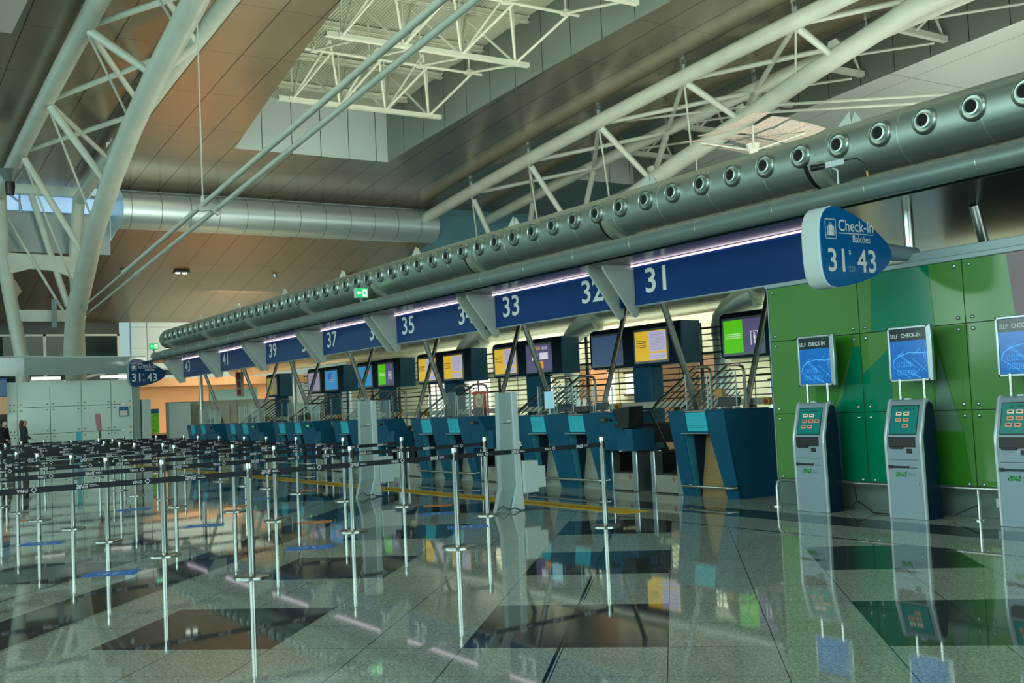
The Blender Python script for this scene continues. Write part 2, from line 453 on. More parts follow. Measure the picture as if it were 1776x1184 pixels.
for i, x in enumerate([-36, -32.5, -29, -25.5, -22]):
    t = thing('roof_truss', 'pale steel truss in the dark far rooflight, ' + ['deepest','second deepest','middle','second nearest','nearest'][i] + ' of five', 'truss', (x, 30.8, cz(x)), 0, 'space-frame trusses of the far rooflight')
    b = MB(); b.box(-.1, .1, -1.7, 1.7, .25, .45); b.build('bottom_chord', WHITE, t)
    b = MB(); b.box(-.08, .08, -1.7, 1.7, 1.75, 1.9); b.build('top_chord', WHITE, t)
    for a, b2 in (((0,-1.6,.35),(0,-.8,1.8)), ((0,-.8,1.8),(0,0,.35)), ((0,0,.35),(0,.8,1.8)), ((0,.8,1.8),(0,1.6,.35)), ((0,0,.35),(1.7,.8,1.8)), ((0,0,.35),(-1.7,-.8,1.8)), ((0,-1.5,.35),(3.4,1.2,.4)), ((0,0,.35),(0,0,1.8))):
        w = MB(); bar(w, a, b2, .05); w.build('brace', WHITE, t)

# ------------------------------------------------------------------ the rounded bulkhead and the lower soffit at the far end
SOFF = panel_mat('bronze_metal_soffit', (.46,.36,.27), .38, .75, 1.2, .03, .02, 4.0, 1.0, .012, axes=(1, 0), noise=.10, wave=.04)
BULL = panel_mat('rounded_steel_bulkhead', (.62,.74,.76), .36, .65, 1.2, .03, .02, 0, 0, 0, axes=(1, 0), noise=.05)
bn = MB(); prof = []
R = .78; zc = cz(-45) - .02 - R; xc = -45.0
for k in range(25):
    a = math.pi/2 - math.pi*1.12*k/24
    prof.append((xc + R*1.0*math.cos(a) , zc + R*math.sin(a)))
vs = [(x, y, z) for y in (10.45, 24.95) for x, z in prof]; n = len(prof)
bn.add(vs, [(k, k+1, n+k+1, n+k) for k in range(n-1)])
cap = [(x, z) for x, z in prof] + [(-46.6, prof[-1][1]-.25), (-46.6, prof[0][1])]
bn.add([(x, 10.45, z) for x, z in cap], [tuple(range(len(cap)))])
bn.add([(x, 24.95, z) for x, z in cap], [tuple(range(len(cap)))])
struct('ceiling_bulkhead', bn, BULL)
sx0, sz0 = prof[-1]
sf = MB()
sf.quad((sx0, 10.45, sz0), (sx0, 24.95, sz0), (-57.6, 24.95, sz0-.225*(57.6+sx0)), (-57.6, 10.45, sz0-.225*(57.6+sx0)))
sf.quad((-46.5, 0.0, sz0-.35-.0), (-46.5, 10.45, sz0-.35), (-57.6, 10.45, sz0-.225*(57.6+sx0)), (-57.6, 0.0, sz0-.225*(57.6+sx0)))
struct('ceiling_soffit', sf, SOFF, smooth=False)
# clerestory wall to the left of the bulkhead
w = MB(); w.box(-46.7, -46.5, 0, 10.4, 8.45, 10.1)
struct('wall_clerestory', w, mat('grey_clerestory_panel', (.34,.40,.40), .4, .3, noise=.15, nscale=.5), smooth=False)
w = MB(); w.box(-46.66, -46.6, 0, 10.4, 10.1, 10.85)
SKYG = mat('clerestory_glass', (.35,.55,.75), .15, 0, emit=(.42,.66,.95), estr=.75)
o = struct('window_1', w, SKYG, smooth=False)
fr = MB(); fr.box(-46.6, -46.45, 0, 10.4, 10.05, 10.12); fr.box(-46.6, -46.45, 0, 10.4, 10.78, 10.9)
for y in (6.95, 9.0): fr.box(-46.6, -46.5, y-.03, y+.03, 10.1, 10.8)
fr.build('window_frame', GREY, o)
w = MB(); w.box(-47.4, -44.6, 24.9, 40, 0, 12)
struct('wall_far_right', w, mat('far_teal_wall', (.10,.24,.30), .5, 0), smooth=False)
# end wall below the soffit
w = MB(); zt = sz0-.225*(57.6+sx0)
w.box(-57.9, -57.6, 13.8, 26, 0, zt)
struct('wall_far', w, panel_mat('pale_far_wall', (.46,.72,.86), .5, 0, 3.0, .4, .03, 1.1, .25, .02, axes=(1, 2), noise=.04), smooth=False)
w = MB(); w.box(-60.4, -60.2, -2, 13.8, 0, zt+.3)
struct('wall_far_left', w, mat('dim_far_room', (.045,.06,.055), .5, 0, noise=.3, nscale=.5), smooth=False)
fr = MB()
fr.box(-57.6, -57.5, -2, 13.2, 5.9, 6.0)
for y in (3.0, 6.0, 9.6, 13.15): fr.box(-57.6, -57.5, y-.07, y+.07, 3.0, 6.0)
gl = MB(); gl.box(-57.56, -57.54, -2, 13.2, 3.0, 5.95)
o = struct('window_2', gl, glass_mat('far_glazing', (.62,.72,.70), .02), smooth=False)
fr.build('window_frame', PALE, o)
# wall and glazing that close the hall on the entrance side, behind the camera
w = MB(); w.box(-75, 16, -22.2, -22, 9.5, 14); w.box(-75, 16, -22.2, -22, 0, .4)
struct('wall_entrance', w, GREY, smooth=False)
fr = MB()
for i in range(23): fr.box(-72+i*4-.12, -72+i*4+.12, -22.1, -21.8, .4, 9.5)
for z in (2.6, 6.0): fr.box(-75, 16, -22.1, -21.9, z-.06, z+.06)
struct('window_3', fr, mat('dark_mullion', (.06,.07,.07), .4, .5), smooth=False)
w = MB(); w.box(15.8, 16, -22, 48, 0, 1.0); w.box(15.8, 16, -22, 48, 9.5, 13.4)  # unseen end wall, opened up to let light in and feed the bulkhead reflection
for k in range(18): w.box(15.8, 16, -22+k*4-.1, -22+k*4+.1, 1.0, 9.5)
struct('wall_near', w, mat('dark_end_wall', (.16,.20,.19), .6, 0), smooth=False)
w = MB(); w.box(-75, 16, 48, 48.2, 0, 13.2)
struct('wall_back_far', w, mat('far_side_wall', (.28,.33,.31), .6, 0), smooth=False)

# ------------------------------------------------------------------ the two big arched roof trusses
CPTS = [(-14, 12.3), (-18.6, 12.05), (-22.5, 11.25), (-25.5, 10.5), (-28.5, 9.85), (-31.8, 9.0), (-36, 7.6), (-40, 5.7), (-43, 3.2), (-44.6, 0.0)]
CL = [(-16, 13.0, 7.5), (-20.5, 12.15, 7.5), (-24.72, 11.12, 7.5), (-27.8, 10.47, 7.5), (-30.6, 9.7, 7.5), (-33.0, 8.85, 7.52), (-36.6, 7.62, 7.68), (-39.4, 6.85, 7.97), (-42.2, 5.53, 8.13), (-44.0, 4.25, 8.36), (-45.2, 0.0, 8.8)]
def lerp(tab, x):
    for a, b in zip(tab[:-1], tab[1:]):
        if a[0] >= x >= b[0]:
            t = (x-a[0])/(b[0]-a[0]); return [a[i] + (b[i]-a[i])*t for i in range(len(a))]
    return list(tab[-1]) if x < tab[-1][0] else list(tab[0])
def arch_truss(label, ya, yb, low, nodes, ends):
    t = thing('arched_roof_truss', label, 'truss', (-30, (ya+yb)/2, 0))
    O = Vector(t.location)
    def P(*p): return Vector(p) - O
    za = lambda x: cz(x) - .5
    xs_ = [-12 - i*2 for i in range(17)] + [-45]
    for y, r in ((ya, .26), (yb, .24)):
        m = MB(); pts = [P(x, y, za(x)) for x in xs_]
        if ends: pts += [P(-46.3, y + (ends[0] if y == ya else ends[1])*.3, 8.2), P(-46.2, y + (ends[0] if y == ya else ends[1]), 4.2), P(-46.1, y + (ends[0] if y == ya else ends[1])*1.15, 0)]
        else: pts += [P(-46.0, y, za(-46))]
        m.tube(pts, r, 20); m.build('top_chord', WHITE, t)
    m = MB(); lp = [P(x, y, z) for x, z, y in low]
    m.tube(lp, [.30]*(len(lp)-4) + [.34, .36, .36, .30], 22); m.build('bottom_chord', WHITE, t)
    # seam rings on the bottom chord
    lz = lambda x: lerp(low, x)
    for a, b in zip(nodes[:-1], nodes[1:]):
        for (p, q_) in (((a, ya), (b, yb)), ((a, yb), (b, ya))):
            m = MB(); m.tube([P(p[0], p[1], za(p[0])-.1), P(q_[0], q_[1], za(q_[0])-.1)], .085, 10); m.build('cross_brace', WHITE, t)
    for i, x in enumerate(nodes):
        c = lz(x + .9 if x < -24 else x)
        for y in (ya, yb):
            m = MB(); s = Vector((x, y, za(x)-.15)); e = Vector((c[0], c[2], c[1]))
            s = s + (e-s)*.05; e = s + (e-s)*.93
            m.tube([s-O, e-O], [.125, .10], 12)
            m.build('strut', WHITE, t)
            m = MB(); m.box(x-O.x-.03, x-O.x+.03, y-O.y-.10, y-O.y+.10, za(x)+.2, za(x)+.5); m.box(x-O.x-.10, x-O.x+.10, y-O.y-.03, y-O.y+.03, za(x)+.18, za(x)+.42)
            m.build('ceiling_hanger', GREY2, t)
        m = MB(); c2 = lz(x - 1.6)
        m.tube([P(x, ya, za(x)-.2), P(c2[0], c2[2], c2[1])], .035, 8); m.build('tie_rod', WHITE, t)
        m = MB(); g = Vector((c[0], c[2], c[1]+.25)) - O
        m.prism([(g.x-.28, g.z-.1), (g.x+.32, g.z+.05), (g.x+.1, g.z+.32), (g.x-.2, g.z+.30)], 'y', g.y-.03, g.y+.03); m.build('gusset_plate', WHITE, t)
    return t
NODES = [-16.5, -21.4, -26.3, -31.0, -35.7, -40.3]
arch_truss('white tubular arched roof truss right of the big rooflight, behind the steel duct', 24.4, 27.7, [(x, z, 26.05) for x, z in CPTS], NODES, None)
NODL = [-19.5, -24.2, -28.9, -34.6, -39.6]
LT = arch_truss('white tubular arched roof truss at the left, landing on a leaning leg', 6.0, 8.9, CL, NODL, (.85, .13))
# frame between the legs of the left truss
fr = thing('leg_portal_frame', 'white steel portal beams joining the leaning legs at the far left', 'steel frame', (-46.2, 7.5, 0))
def beamx(z0, z1, y0, y1, nm):
    m = MB(); m.box(-.12, .12, y0-7.5, y1-7.5, z0, z1); m.build(nm, WHITE, fr)
m = MB()
prof = [(6.3-7.5, 8.35), (9.0-7.5, 8.25), (9.0-7.5, 7.25), (8.6-7.5, 7.5), (8.0-7.5, 7.68), (7.2-7.5, 7.72), (6.6-7.5, 7.55), (6.3-7.5, 7.5)]
m.prism(prof, 'x', -.12, .12); m.build('arched_beam', WHITE, fr)
beamx(5.62, 6.08, 6.75, 9.0, 'cross_beam'); beamx(10.75, 11.25, 4.5, 9.6, 'head_beam')
for (a, b, r) in (((0, 7.32, 10.8), (0, 8.62, 6.25), .13), ((.2, 6.3, 9.9), (.1, 8.5, 5.9), .055), ((-1.2, 7.9, 10.3), (-.6, 7.4, 8.6), .2), ((-1.2, 7.9, 10.3), (-1.0, 8.1, 8.6), .14)):
    m = MB(); m.tube([(a[0], a[1]-7.5, a[2]), (b[0], b[1]-7.5, b[2])], r, 12); m.build('brace', WHITE, fr)
m = MB(); m.box(-1.4, -.5, .1, .55, 8.6, 10.1); m.prism([(-.1, 8.4), (.6, 8.35), (.5, 9.0), (-.05, 9.2)], 'x', -1.3, -.6); m.build('bearing_bracket', WHITE2, fr, bevel=.05)
m = MB(); m.prism([(-.95, 7.4), (-.72, 7.35), (-.5, 6.9), (-.62, 6.75), (-.8, 6.35), (-.62, 6.1), (-1.1, 6.1), (-1.12, 6.4), (-1.2, 6.9)], 'x', -.7, -.6); m.build('stay_bracket', mat('beige_steel', (.50,.42,.30), .5), fr)
m = MB(); m.box(.35, .45, 7.93-7.5, 8.12-7.5, 5.35, 6.5); m.build('hanging_panel', mat('blue_grey_panel', (.16,.24,.26), .4), fr)
# tension rods from the leg of the left truss
for k, (dy, dzz, lb) in enumerate(((0, 0, 'left one of two long white tension rods climbing from the leaning leg'), (.30, -.1, 'right one of two long white tension rods climbing from the leaning leg'))):
    t = thing('tension_rod', lb, 'rod', (-43.4, 8.3+dy, 5.62+dzz), 0, 'tension rods of the left truss')
    P0 = Vector((-43.4, 8.3, 5.62)); P1 = Vector((-24.3, 7.5, 6.37)); D = (P1-P0)
    a = MB(); a.tube([D*0.02, D*.5], .035, 10); a.tube([D*.5, D*.53, D*.56], [.035, .075, .06], 10); a.tube([D*.56, D*2.0], .06, 12)
    a.build('rod', WHITE, t)
    b = MB(); b.tube([D*-.005, D*.025], .08, 10); b.box(-.3, .1, -.06, .06, -.08, .08); b.build('fork_end', GREY2, t)
m = MB(); c = Vector((-24.3, 7.65, 6.33)); m.prism([(c.y-.28, c.z-.02), (c.y-.15, c.z+.10), (c.y+.15, c.z+.05), (c.y+.3, c.z-.12), (c.y+.2, c.z-.2), (c.y, c.z-.08), (c.y-.2, c.z-.13)], 'x', c.x-.05, c.x+.05)
tag(m.build('rod_spreader', WHITE), 'small white spreader plate clamping the pair of tension rods', 'bracket')
m = MB(); m.tube([(-24.3, 7.5, 6.45), (-24.3, 7.5, 10.9)], .018, 6); m.lathe([(.04, 0), (.05, .05), (.03, .16)], (-24.3, 7.5, 6.42), n=10)
tag(m.build('hanger_rod', WHITE), 'thin vertical hanger rod dropping from the left truss to the rod spreader', 'rod')
m = MB(); m.tube([(-31.3, 26.0, 12.0), (-25.25, 26.0, 10.95), (-17.9, 26.0, 9.40), (-14, 26, 8.6)], .045, 8); m.tube([(-25.25, 26.15, 10.75), (-17.9, 26.15, 9.22), (-14, 26.15, 8.4)], .045, 8)
tag(m.build('tension_rod', WHITE), 'pair of pale rods running level from the right truss to behind the duct', 'rod')
m = MB(); m.tube([(-27.7, 26.05, 5.6), (-27.7, 26.05, 9.9)], .02, 6)
tag(m.build('hanger_rod', WHITE), 'thin vertical rod hanging beside the right truss above the duct', 'rod')
# mirror reflector array on its mast
t = thing('reflector_array', 'overhead array of tilted perforated reflector panels on a white mast above the duct', 'light reflector', (-23.0, 24.0, 0))
m = MB(); m.tube([(0, 0, 0), (0, 0, 8.7)], .12, 12); m.tube([(0, 0, 8.7), (0, 0, 9.0)], [.12, .22], 16); m.build('mast', WHITE, t)
PERF = mat('perforated_mirror_panel', (.62,.55,.48), .5, .1, noise=.35, nscale=18)
for i in range(4):
    for j in range(4):
        m = MB(); cx_, cy_ = (i-1.5)*.78, (j-1.5)*.78; tz = 9.25 + .05*(i-j)
        a = .10*(i-1.5); b = -.08*(j-1.5)
        q4 = [(cx_+u*.36, cy_+v*.36, tz + a*u*.36 + b*v*.36) for u, v in ((-1,-1),(1,-1),(1,1),(-1,1))]
        m.hexa(q4, [(p[0], p[1], p[2]+.02) for p in q4]); m.build('reflector_panel', PERF, t)
m = MB()
for k in range(4): m.tube([(0, 0, 8.8), ((-1)**k*1.1, (1 if k < 2 else -1)*1.1, 9.2)], .03, 6)
m.build('support_arm', WHITE, t)
# floodlight and louvre box at the far left
t = thing('floodlight', 'round floodlight with glass bowl on the truss at the left edge', 'lamp', (-40.5, 5.75, 9.55))
m = MB(); m.lathe([(.14, 0), (.17, .3), (.16, .45)], n=20); m.build('lamp_body', BLACK, t)
m = MB(); m.lathe([(.17, .45), (.36, .75), (.42, .85), (.40, .86), (.34, .75), (.15, .46)], n=24); m.build('reflector_bowl', GREY2, t)
m = MB(); m.tube([(0, 0, 0), (0, .3, -.25), (0, .35, -.6)], .04, 8); m.build('bracket', GREY, t)
m = MB(); m.box(-29.5, -26.8, 2.4, 4.3, 11.55, 11.85)
t = m.build('louvre_light_box', mat('perforated_white_grille', (.62,.62,.55), .5, 0, noise=.5, nscale=60)); tag(t, 'white perforated light box under the ceiling at the top left corner', 'light fitting')
# small ceiling fittings of the lower soffit
for x, y, kd in ((-50, 14.32, 0), (-50, 23.0, 0), (-50, 11.7, 1), (-50, 18.84, 1)):
    z = sz0 - .225*(-x+sx0) 
    t = thing('soffit_spotlight', ('twin square downlights' if kd == 0 else 'small round sprinkler lamp') + (' in the bronze soffit near the leaning leg' if y < 16 else ' in the bronze soffit right of the tension rods'), 'downlight', (x, y, z))
    if kd == 0:
        m = MB(); m.box(-.28, .28, -.34, .34, -.06, .02); m.build('housing', BLACK, t)
        for s in (-.16, .16):
            m = MB(); m.lathe([(.11, -.1), (.12, -.07), (.001, -.07)], (0, s, 0), n=12); m.build('lamp', mat('lit_downlight', (.9,.95,.9), .4, emit=(.9,1,.95), estr=3), t)
    else:
        m = MB(); m.lathe([(.001, -.16), (.1, -.14), (.12, -.02), (.16, 0)], n=14); m.build('lamp', GREY2, t)

# ------------------------------------------------------------------ counter canopy: soffit, edge pipe, duct, number panels, props
PER = 4.14
MIRR = mat('mirror_metal_soffit', (.22,.27,.26), .06, .95, noise=.05, nscale=1)
m = MB(); m.box(-40.6, 5.0, 10.08, 15.5, 3.575, 3.64)
SOFM = panel_mat('dark_mirror_soffit', (.13,.165,.14), .24, .95, 1.38, .2, .012, 1.4, .2, .012, axes=(0, 1), noise=.06)
tag(m.build('canopy_soffit', SOFM, smooth=False), 'long mirror-finished metal canopy plate above the check-in counters', 'canopy')
t = thing('canopy_edge_pipe', 'long grey round pipe running along the front edge of the counter canopy', 'pipe', (-17, 9.95, 3.71))
m = MB(); m.tube([(-21.6, 0, -.0), (-21.3, 0, 0), (22, 0, 0)], [.06, .128, .128], 28); m.lathe([(.06, 0), (.03, -.08), (.001, -.1)], (-21.6, 0, 0), (1, 0, 0), 20); m.build('pipe', PIPE, t)
for i in range(29):
    x = -6.42 - i*1.38 + 2*1.38 + 17 - 0
    if x < -21.2: continue
    m = MB(); m.lathe([(.1283, -.005), (.1305, -.004), (.1305, .004), (.1283, .005)], (x, 0, 0), (1, 0, 0), 28); m.build('joint_ring', GREY2, t)

# ventilation duct with its row of nozzles
t = thing('air_duct', 'large brushed steel air duct with a long row of round nozzles above the canopy', 'air duct', (-17, 10.6, 4.34))
m = MB(); r = .34
m.tube([(-22.2+.0, 0, 0), (-22.1, 0, 0), (-21.95, 0, 0), (-21.7, 0, 0), (22, 0, 0)], [.08, .22, .30, r, r], 40); m.build('duct_body', DUCT, t)
SEAM = mat('duct_seam', (.75,.8,.75), .25, .8)
for i in range(40):
    x = 13.5 - i*1.18*.75*1.17
    if x < -21.5: break
    m = MB(); m.lathe([(r+.0004, -.004), (r+.0025, -.003), (r+.0025, .003), (r+.0004, .004)], (x, 0, 0), (1, 0, 0), 40); m.build('seam_ring', SEAM, t)
NOZ = mat('nozzle_steel', (.42,.50,.46), .32, .9)
HOLE = mat('nozzle_hole', (.004,.004,.004), .8)
ang = math.radians(8)
nd = Vector((.04, -1, .03)).normalized()
noz0 = None
for i in range(57):
    x = -6.10 - i*.5925 + .5925*1 + 17
    if x < -21.6: break
    o_ = Vector((x, 0, .03)) + nd*(r-.02)
    m = MB(); m.lathe([(.150, -.06), (.155, .02), (.150, .045), (.132, .062), (.122, .054), (.120, .040), (.086, .038), (.086, .070), (.070, .073), (.068, .05)], (0,0,0), nd, 30)
    if noz0 is None:
        noz0 = m.build('nozzle', [NOZ], t); h = MB(); h.lathe([(.0695, .0505), (.03, .0505), (.001, .0505)], (0,0,0), nd, 20); h.build('nozzle_opening', HOLE, noz0); noz0.location = o_
    else:
        c = copy_tree(noz0, t); c.location = o_
for i in range(8):
    x = -8.56 - i*3.77*1.0 + 17
    m = MB(); m.prism([(x-.22, r-.03), (x+.02, r+.17), (x+.05, r-.02)], 'y', -.012, .012); m.prism([(x+.02, r-.02), (x+.1, r+.14), (x+.22, r-.02)], 'y', -.012, .012); m.build('top_fin', WHITE, t)
COLL = mat('duct_collar', (.34,.38,.31), .45, .4)
for i in range(8):
    x = -8.95 - i*PER + 17
    if x < -21.4: break
    # half-ring saddle under the duct with its dark gap
    for dx, rr, w_, mt_, nm in ((0, r+.05, .09, HOLE, 'saddle_gap'), (.13, r+.075, .17, COLL, 'saddle')):
        m = MB(); vs = []; fs = []; nn = 14
        for k in range(nn+1):
            a = math.radians(195 + 120*k/nn)
            for (rad, xx) in ((r-.01, x+dx-w_/2), (rr, x+dx-w_/2), (rr, x+dx+w_/2), (r-.01, x+dx+w_/2)):
                vs.append((xx, math.cos(a)*rad, math.sin(a)*rad))
        for k in range(nn):
            for j in range(4):
                fs.append((k*4+j, k*4+(j+1)%4, (k+1)*4+(j+1)%4, (k+1)*4+j))
        fs += [(0,1,2,3), (nn*4, nn*4+3, nn*4+2, nn*4+1)]
        m.add(vs, fs); m.build(nm, mt_, t)
    m = MB(); m.box(x+.05, x+.13, -.03, .2, -r-.355, -r); m.build('support_post', GREY, t)

# number panels with the fins, the light tube and the numerals
TUBE = mat('lit_fluorescent_tube', (.95,.9,.95), .4, emit=(1.0,.80,.95), estr=2.6)
nums = [('31', None), ('33', '32'), ('35', '34'), ('37', '36'), ('39', '38'), ('41', '40'), ('43', '42')]
for i, (a, b) in enumerate(nums):
    x0 = -13.07 - i*PER; xr = (-9.45 if i == 0 else x0 + 3.78)
    lab = f'blue canopy sign panel with a big white number {a} at its left end'
    t = thing('counter_number_panel', lab, 'sign', (x0, 10.83, 2.93), 0, 'numbered blue panels over the counters')
    W_ = xr - x0
    m = MB()
    top = .64
    if i == 0: m.prism([(0, 0), (W_ + .40, 0), (W_ - .05, top), (0, top)], 'y', 0, .06)
    else: m.box(0, W_, 0, .06, 0, top)
    m.build('panel', BLUE, t)
    m = MB(); m.box(0, W_ + (.4 if i == 0 else 0), -.012, .07, -.018, 0); m.build('bottom_trim', GREY2, t)
    m = MB(); put_text(m, a, (.24, -.004, .18), FX, FZ, .535, bold=.012, wx=1.18); m.build('numeral', LETTER, t)
    if b:
        m = MB(); put_text(m, b, (2.72, -.004, .18), FX, FZ, .535, bold=.012, wx=1.18); m.build('numeral', LETTER, t)
    m = MB(); m.tube([(-.25, -.03, top-.018), (W_ - .02, -.03, top-.016)], .013, 10); m.build('light_tube', TUBE, t)
    # the two triangular fins
    for fx in (-.02, -.40):
        pr = [(.0, top), (-.575, top), (-.60, top-.05), (-.58, top-.09), (-.06, -.14), (-.03, -.17), (.02, -.185), (.07, -.16), (.09, -.11), (.09, top)]
        m = MB(); m.prism(pr, 'x', fx-.035, fx+.0); m.build('fin', FINW, t, bevel=.008)
    m = MB(); m.box(-.42, -.02, -.55, -.06, top-.0, top+.004); m.build('fin_cap', FINW, t)

# raking steel props that carry the canopy
words = ['first', 'second', 'third', 'fourth', 'fifth', 'sixth', 'seventh', 'eighth']
for i in range(7):
    x = -13.42 - i*PER
    m = MB(); m.tube([(0, -1.26, 3.575), (0, 0, 0)], .055, 14)
    o = m.build('raking_prop', STEELD); o.location = (x, 12.77, 0)
    tag(o, f'steel canopy prop whose foot is farther back, {words[i]} from the green wall', 'prop', 'props leaning back')
    if i < 7:
        m = MB(); m.tube([(0, 1.27, 3.575), (0, 0, 0)], .055, 14)
        xb = -13.72 - (i)*PER
        o = m.build('raking_prop', STEELD); o.location = (xb, 13.32, 0)
        tag(o, f'dark steel canopy prop whose foot is nearer the hall, {words[i]} from the green wall', 'prop', 'props leaning forward')
for x, y, dy, lb in ((-8.15, 11.04, .03, 'upright polished column rising behind the green wall beside the check-in sign'), (-7.59, 11.54, .55, 'leaning polished column behind the top of the green wall, right of the upright one')):
    m = MB(); m.tube([(0, 0, 3.575), (0, dy*1.0, 1.8), (0, dy*2, 0)], .062, 16); o = m.build('canopy_column', STEEL); o.location = (x, y, 0); tag(o, lb, 'column')
for x, y, lb in ((-40.14, 12.1, 'upright steel column at the far end of the canopy, beside the far check-in sign'), (-34.6, 13.6, 'thin upright steel column near number 41')):
    m = MB(); m.tube([(0, 0, 3.575), (0, 0, 0)], .075, 14); o = m.build('canopy_column', STEELD); o.location = (x, y, 0); tag(o, lb, 'column')

# ------------------------------------------------------------------ the two check-in signs
def checkin_sign(x, y0, z0, sc, lab, arm):
    t = thing('checkin_sign', lab, 'sign', (x, y0, z0), 0, 'check-in signs')
    o = [(9.19,3.02),(9.19,3.2),(9.21,3.33),(9.26,3.42),(9.32,3.47),(9.41,3.495),(9.52,3.49),(9.65,3.455),(9.8,3.40),(9.95,3.335),(10.1,3.26),(10.22,3.18),(10.31,3.11),(10.355,3.04),(10.36,2.97),(10.32,2.90),(10.22,2.82),(10.08,2.75),(9.9,2.69),(9.72,2.645),(9.55,2.615),(9.42,2.60),(9.33,2.615),(9.26,2.66),(9.215,2.75),(9.195,2.88)]
    P = lambda y, z: ((y-9.19)*sc, (z-3.05)*sc)
    pts = [P(*p) for p in o]
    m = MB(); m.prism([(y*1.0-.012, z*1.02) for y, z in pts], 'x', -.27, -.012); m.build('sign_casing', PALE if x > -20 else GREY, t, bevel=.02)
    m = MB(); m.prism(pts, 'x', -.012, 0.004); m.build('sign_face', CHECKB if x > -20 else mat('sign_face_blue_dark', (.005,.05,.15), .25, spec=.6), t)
    def tx(s, y, z, size, b=.0, w=.86, nm='lettering', mt=LETTER):
        yy, zz = P(y, z); m = MB(); put_text(m, s, (.007, yy, zz), GY, FZ, size*sc, bold=b, wx=w); m.build(nm, mt, t)
    tx('Check-In', 9.475, 3.225, .185, .006, .88); tx('Balcões', 9.70, 3.105, .115, .006, .86)
    tx('31', 9.265, 2.775, .36, .012, .98); tx('43', 9.76, 2.775, .36, .012, .94)
    tx('a', 9.625, 2.965, .11, .004); tx('to', 9.612, 2.775, .13, 0, .9, mt=mat('grey_lettering', (.30,.42,.50), .5))
    m = MB(); ya, za = P(9.475, 3.195); yb, _ = P(10.06, 3.195); m.quad((.007, ya, za), (.007, yb, za), (.007, yb, za+.009*sc), (.007, ya, za+.009*sc)); m.build('underline', LETTER, t)
    m = MB()
    (ya, zb), (yb, za) = P(9.265, 3.13), P(9.44, 3.35)
    w = .008*sc
    for q_ in (((ya, zb, yb, zb+w)), ((ya, za-w, yb, za)), ((ya, zb, ya+w, za)), ((yb-w, zb, yb, za))):
        m.quad((.007, q_[0], q_[1]), (.007, q_[2], q_[1]), (.007, q_[2], q_[3]), (.007, q_[0], q_[3]))
    def rr(a, b, c, d):
        yy0, zz0 = P(a, b); yy1, zz1 = P(c, d); m.quad((.007, yy0, zz0), (.007, yy1, zz0), (.007, yy1, zz1), (.007, yy0, zz1))
    rr(9.295, 3.165, 9.31, 3.27); rr(9.318, 3.165, 9.385, 3.285); rr(9.393, 3.165, 9.408, 3.27)
    rr(9.33, 3.285, 9.337, 3.31); rr(9.366, 3.285, 9.373, 3.31); rr(9.33, 3.303, 9.373, 3.31)
    m.build('suitcase_pictogram', LETTER, t)
    m = MB(); m.tube([(-.14, 1.05*sc, .0), (-.14, 1.17*sc + arm, -.02)], [.105, .085], 20); m.build('support_arm', GREY, t)
checkin_sign(-7.9, 9.19, 3.05, 1.0, 'large blue check-in sign with white numbers 31 to 43 beside the green wall', .62)
checkin_sign(-40.0, 9.47, 3.22, 1.12, 'small distant blue check-in sign for 31 to 43 at the far left end', 1.2)

# exit signs and the camera on the edge pipe
GEX = mat('exit_sign_green', (.01,.35,.08), .4, emit=(.02,.75,.18), estr=.9)
GEW = mat('exit_sign_white', (.8,.95,.85), .4, emit=(.75,1,.85), estr=1.1)
def exit_sign(x, y, z, lab):
    t = thing('exit_sign', lab, 'sign', (x, y, z), 0, 'exit signs')
    m = MB(); m.box(-.10, 0, -.15, .15, 0, .22); m.build('casing', PALE, t, bevel=.01)
    m = MB(); m.quad((.003, -.14, .01), (.003, .14, .01), (.003, .14, .21), (.003, -.14, .21)); m.build('lit_face', GEX, t)
    k = .56
    m = MB()
    m.quad((.006, .01, .03), (.006, .12, .03), (.006, .12, .19), (.006, .01, .19)); m.prism([(-.12, .11), (-.08, .155), (-.08, .13), (-.02, .13), (-.02, .09), (-.08, .09), (-.08, .065)], 'x', .0035, .007)
    m.build('arrow_and_door', GEW, t)
    m = MB()
    m.lathe([(.012, 0), (.012, .004)], (.007, .06, .17), (1, 0, 0), 10); m.prism([(.025, .045), (.05, .10), (.038, .14), (.07, .15), (.09, .11), (.072, .09), (.10, .05), (.085, .04), (.06, .085), (.04, .06)], 'x', .007, .010)
    m.build('running_man', GEX, t)
    m = MB(); m.box(-.06, -.04, -.03, .03, -.13, 0); m.build('mounting_leg', GREY, t)
exit_sign(-21.3, 10.0, 3.93, 'lit green exit sign on the canopy edge above number 35')
exit_sign(-38.3, 9.95, 3.95, 'lit green exit sign at the far end of the canopy')
t = thing('security_camera', 'small white and black security camera standing on the canopy edge pipe', 'camera', (-8.22, 9.92, 3.84))
m = MB(); m.tube([(0, 0, 0), (0, 0, .16), (-.03, -.05, .19)], .012, 8); m.build('stand', PALE, t)
m = MB(); m.hexa([(-.10, -.12, .18), (-.04, -.15, .18), (.09, .02, .215), (.03, .05, .215)], [(-.10, -.12, .25), (-.04, -.15, .25), (.09, .02, .285), (.03, .05, .285)]); m.build('camera_body', PALE, t, bevel=.006)
m = MB(); m.lathe([(.032, 0), (.034, .05), (.036, .055), (.036, .11), (.04, .115), (.04, .17), (.025, .172)], (-.06, -.12, .215), (-.62, -.78, -.12), 18); m.build('lens', BLACK, t)
m = MB(); m.tube([(.07, .04, .26), (.16, .14, .28), (.22, .2, .22), (.24, .22, .05), (.25, .22, -.02)], .007, 6); m.build('cable', BLACK, t)
m = MB(); m.tube([(.236, .218, .12), (.245, .22, .05)], .013, 8); m.build('cable_plug', YEL, t)

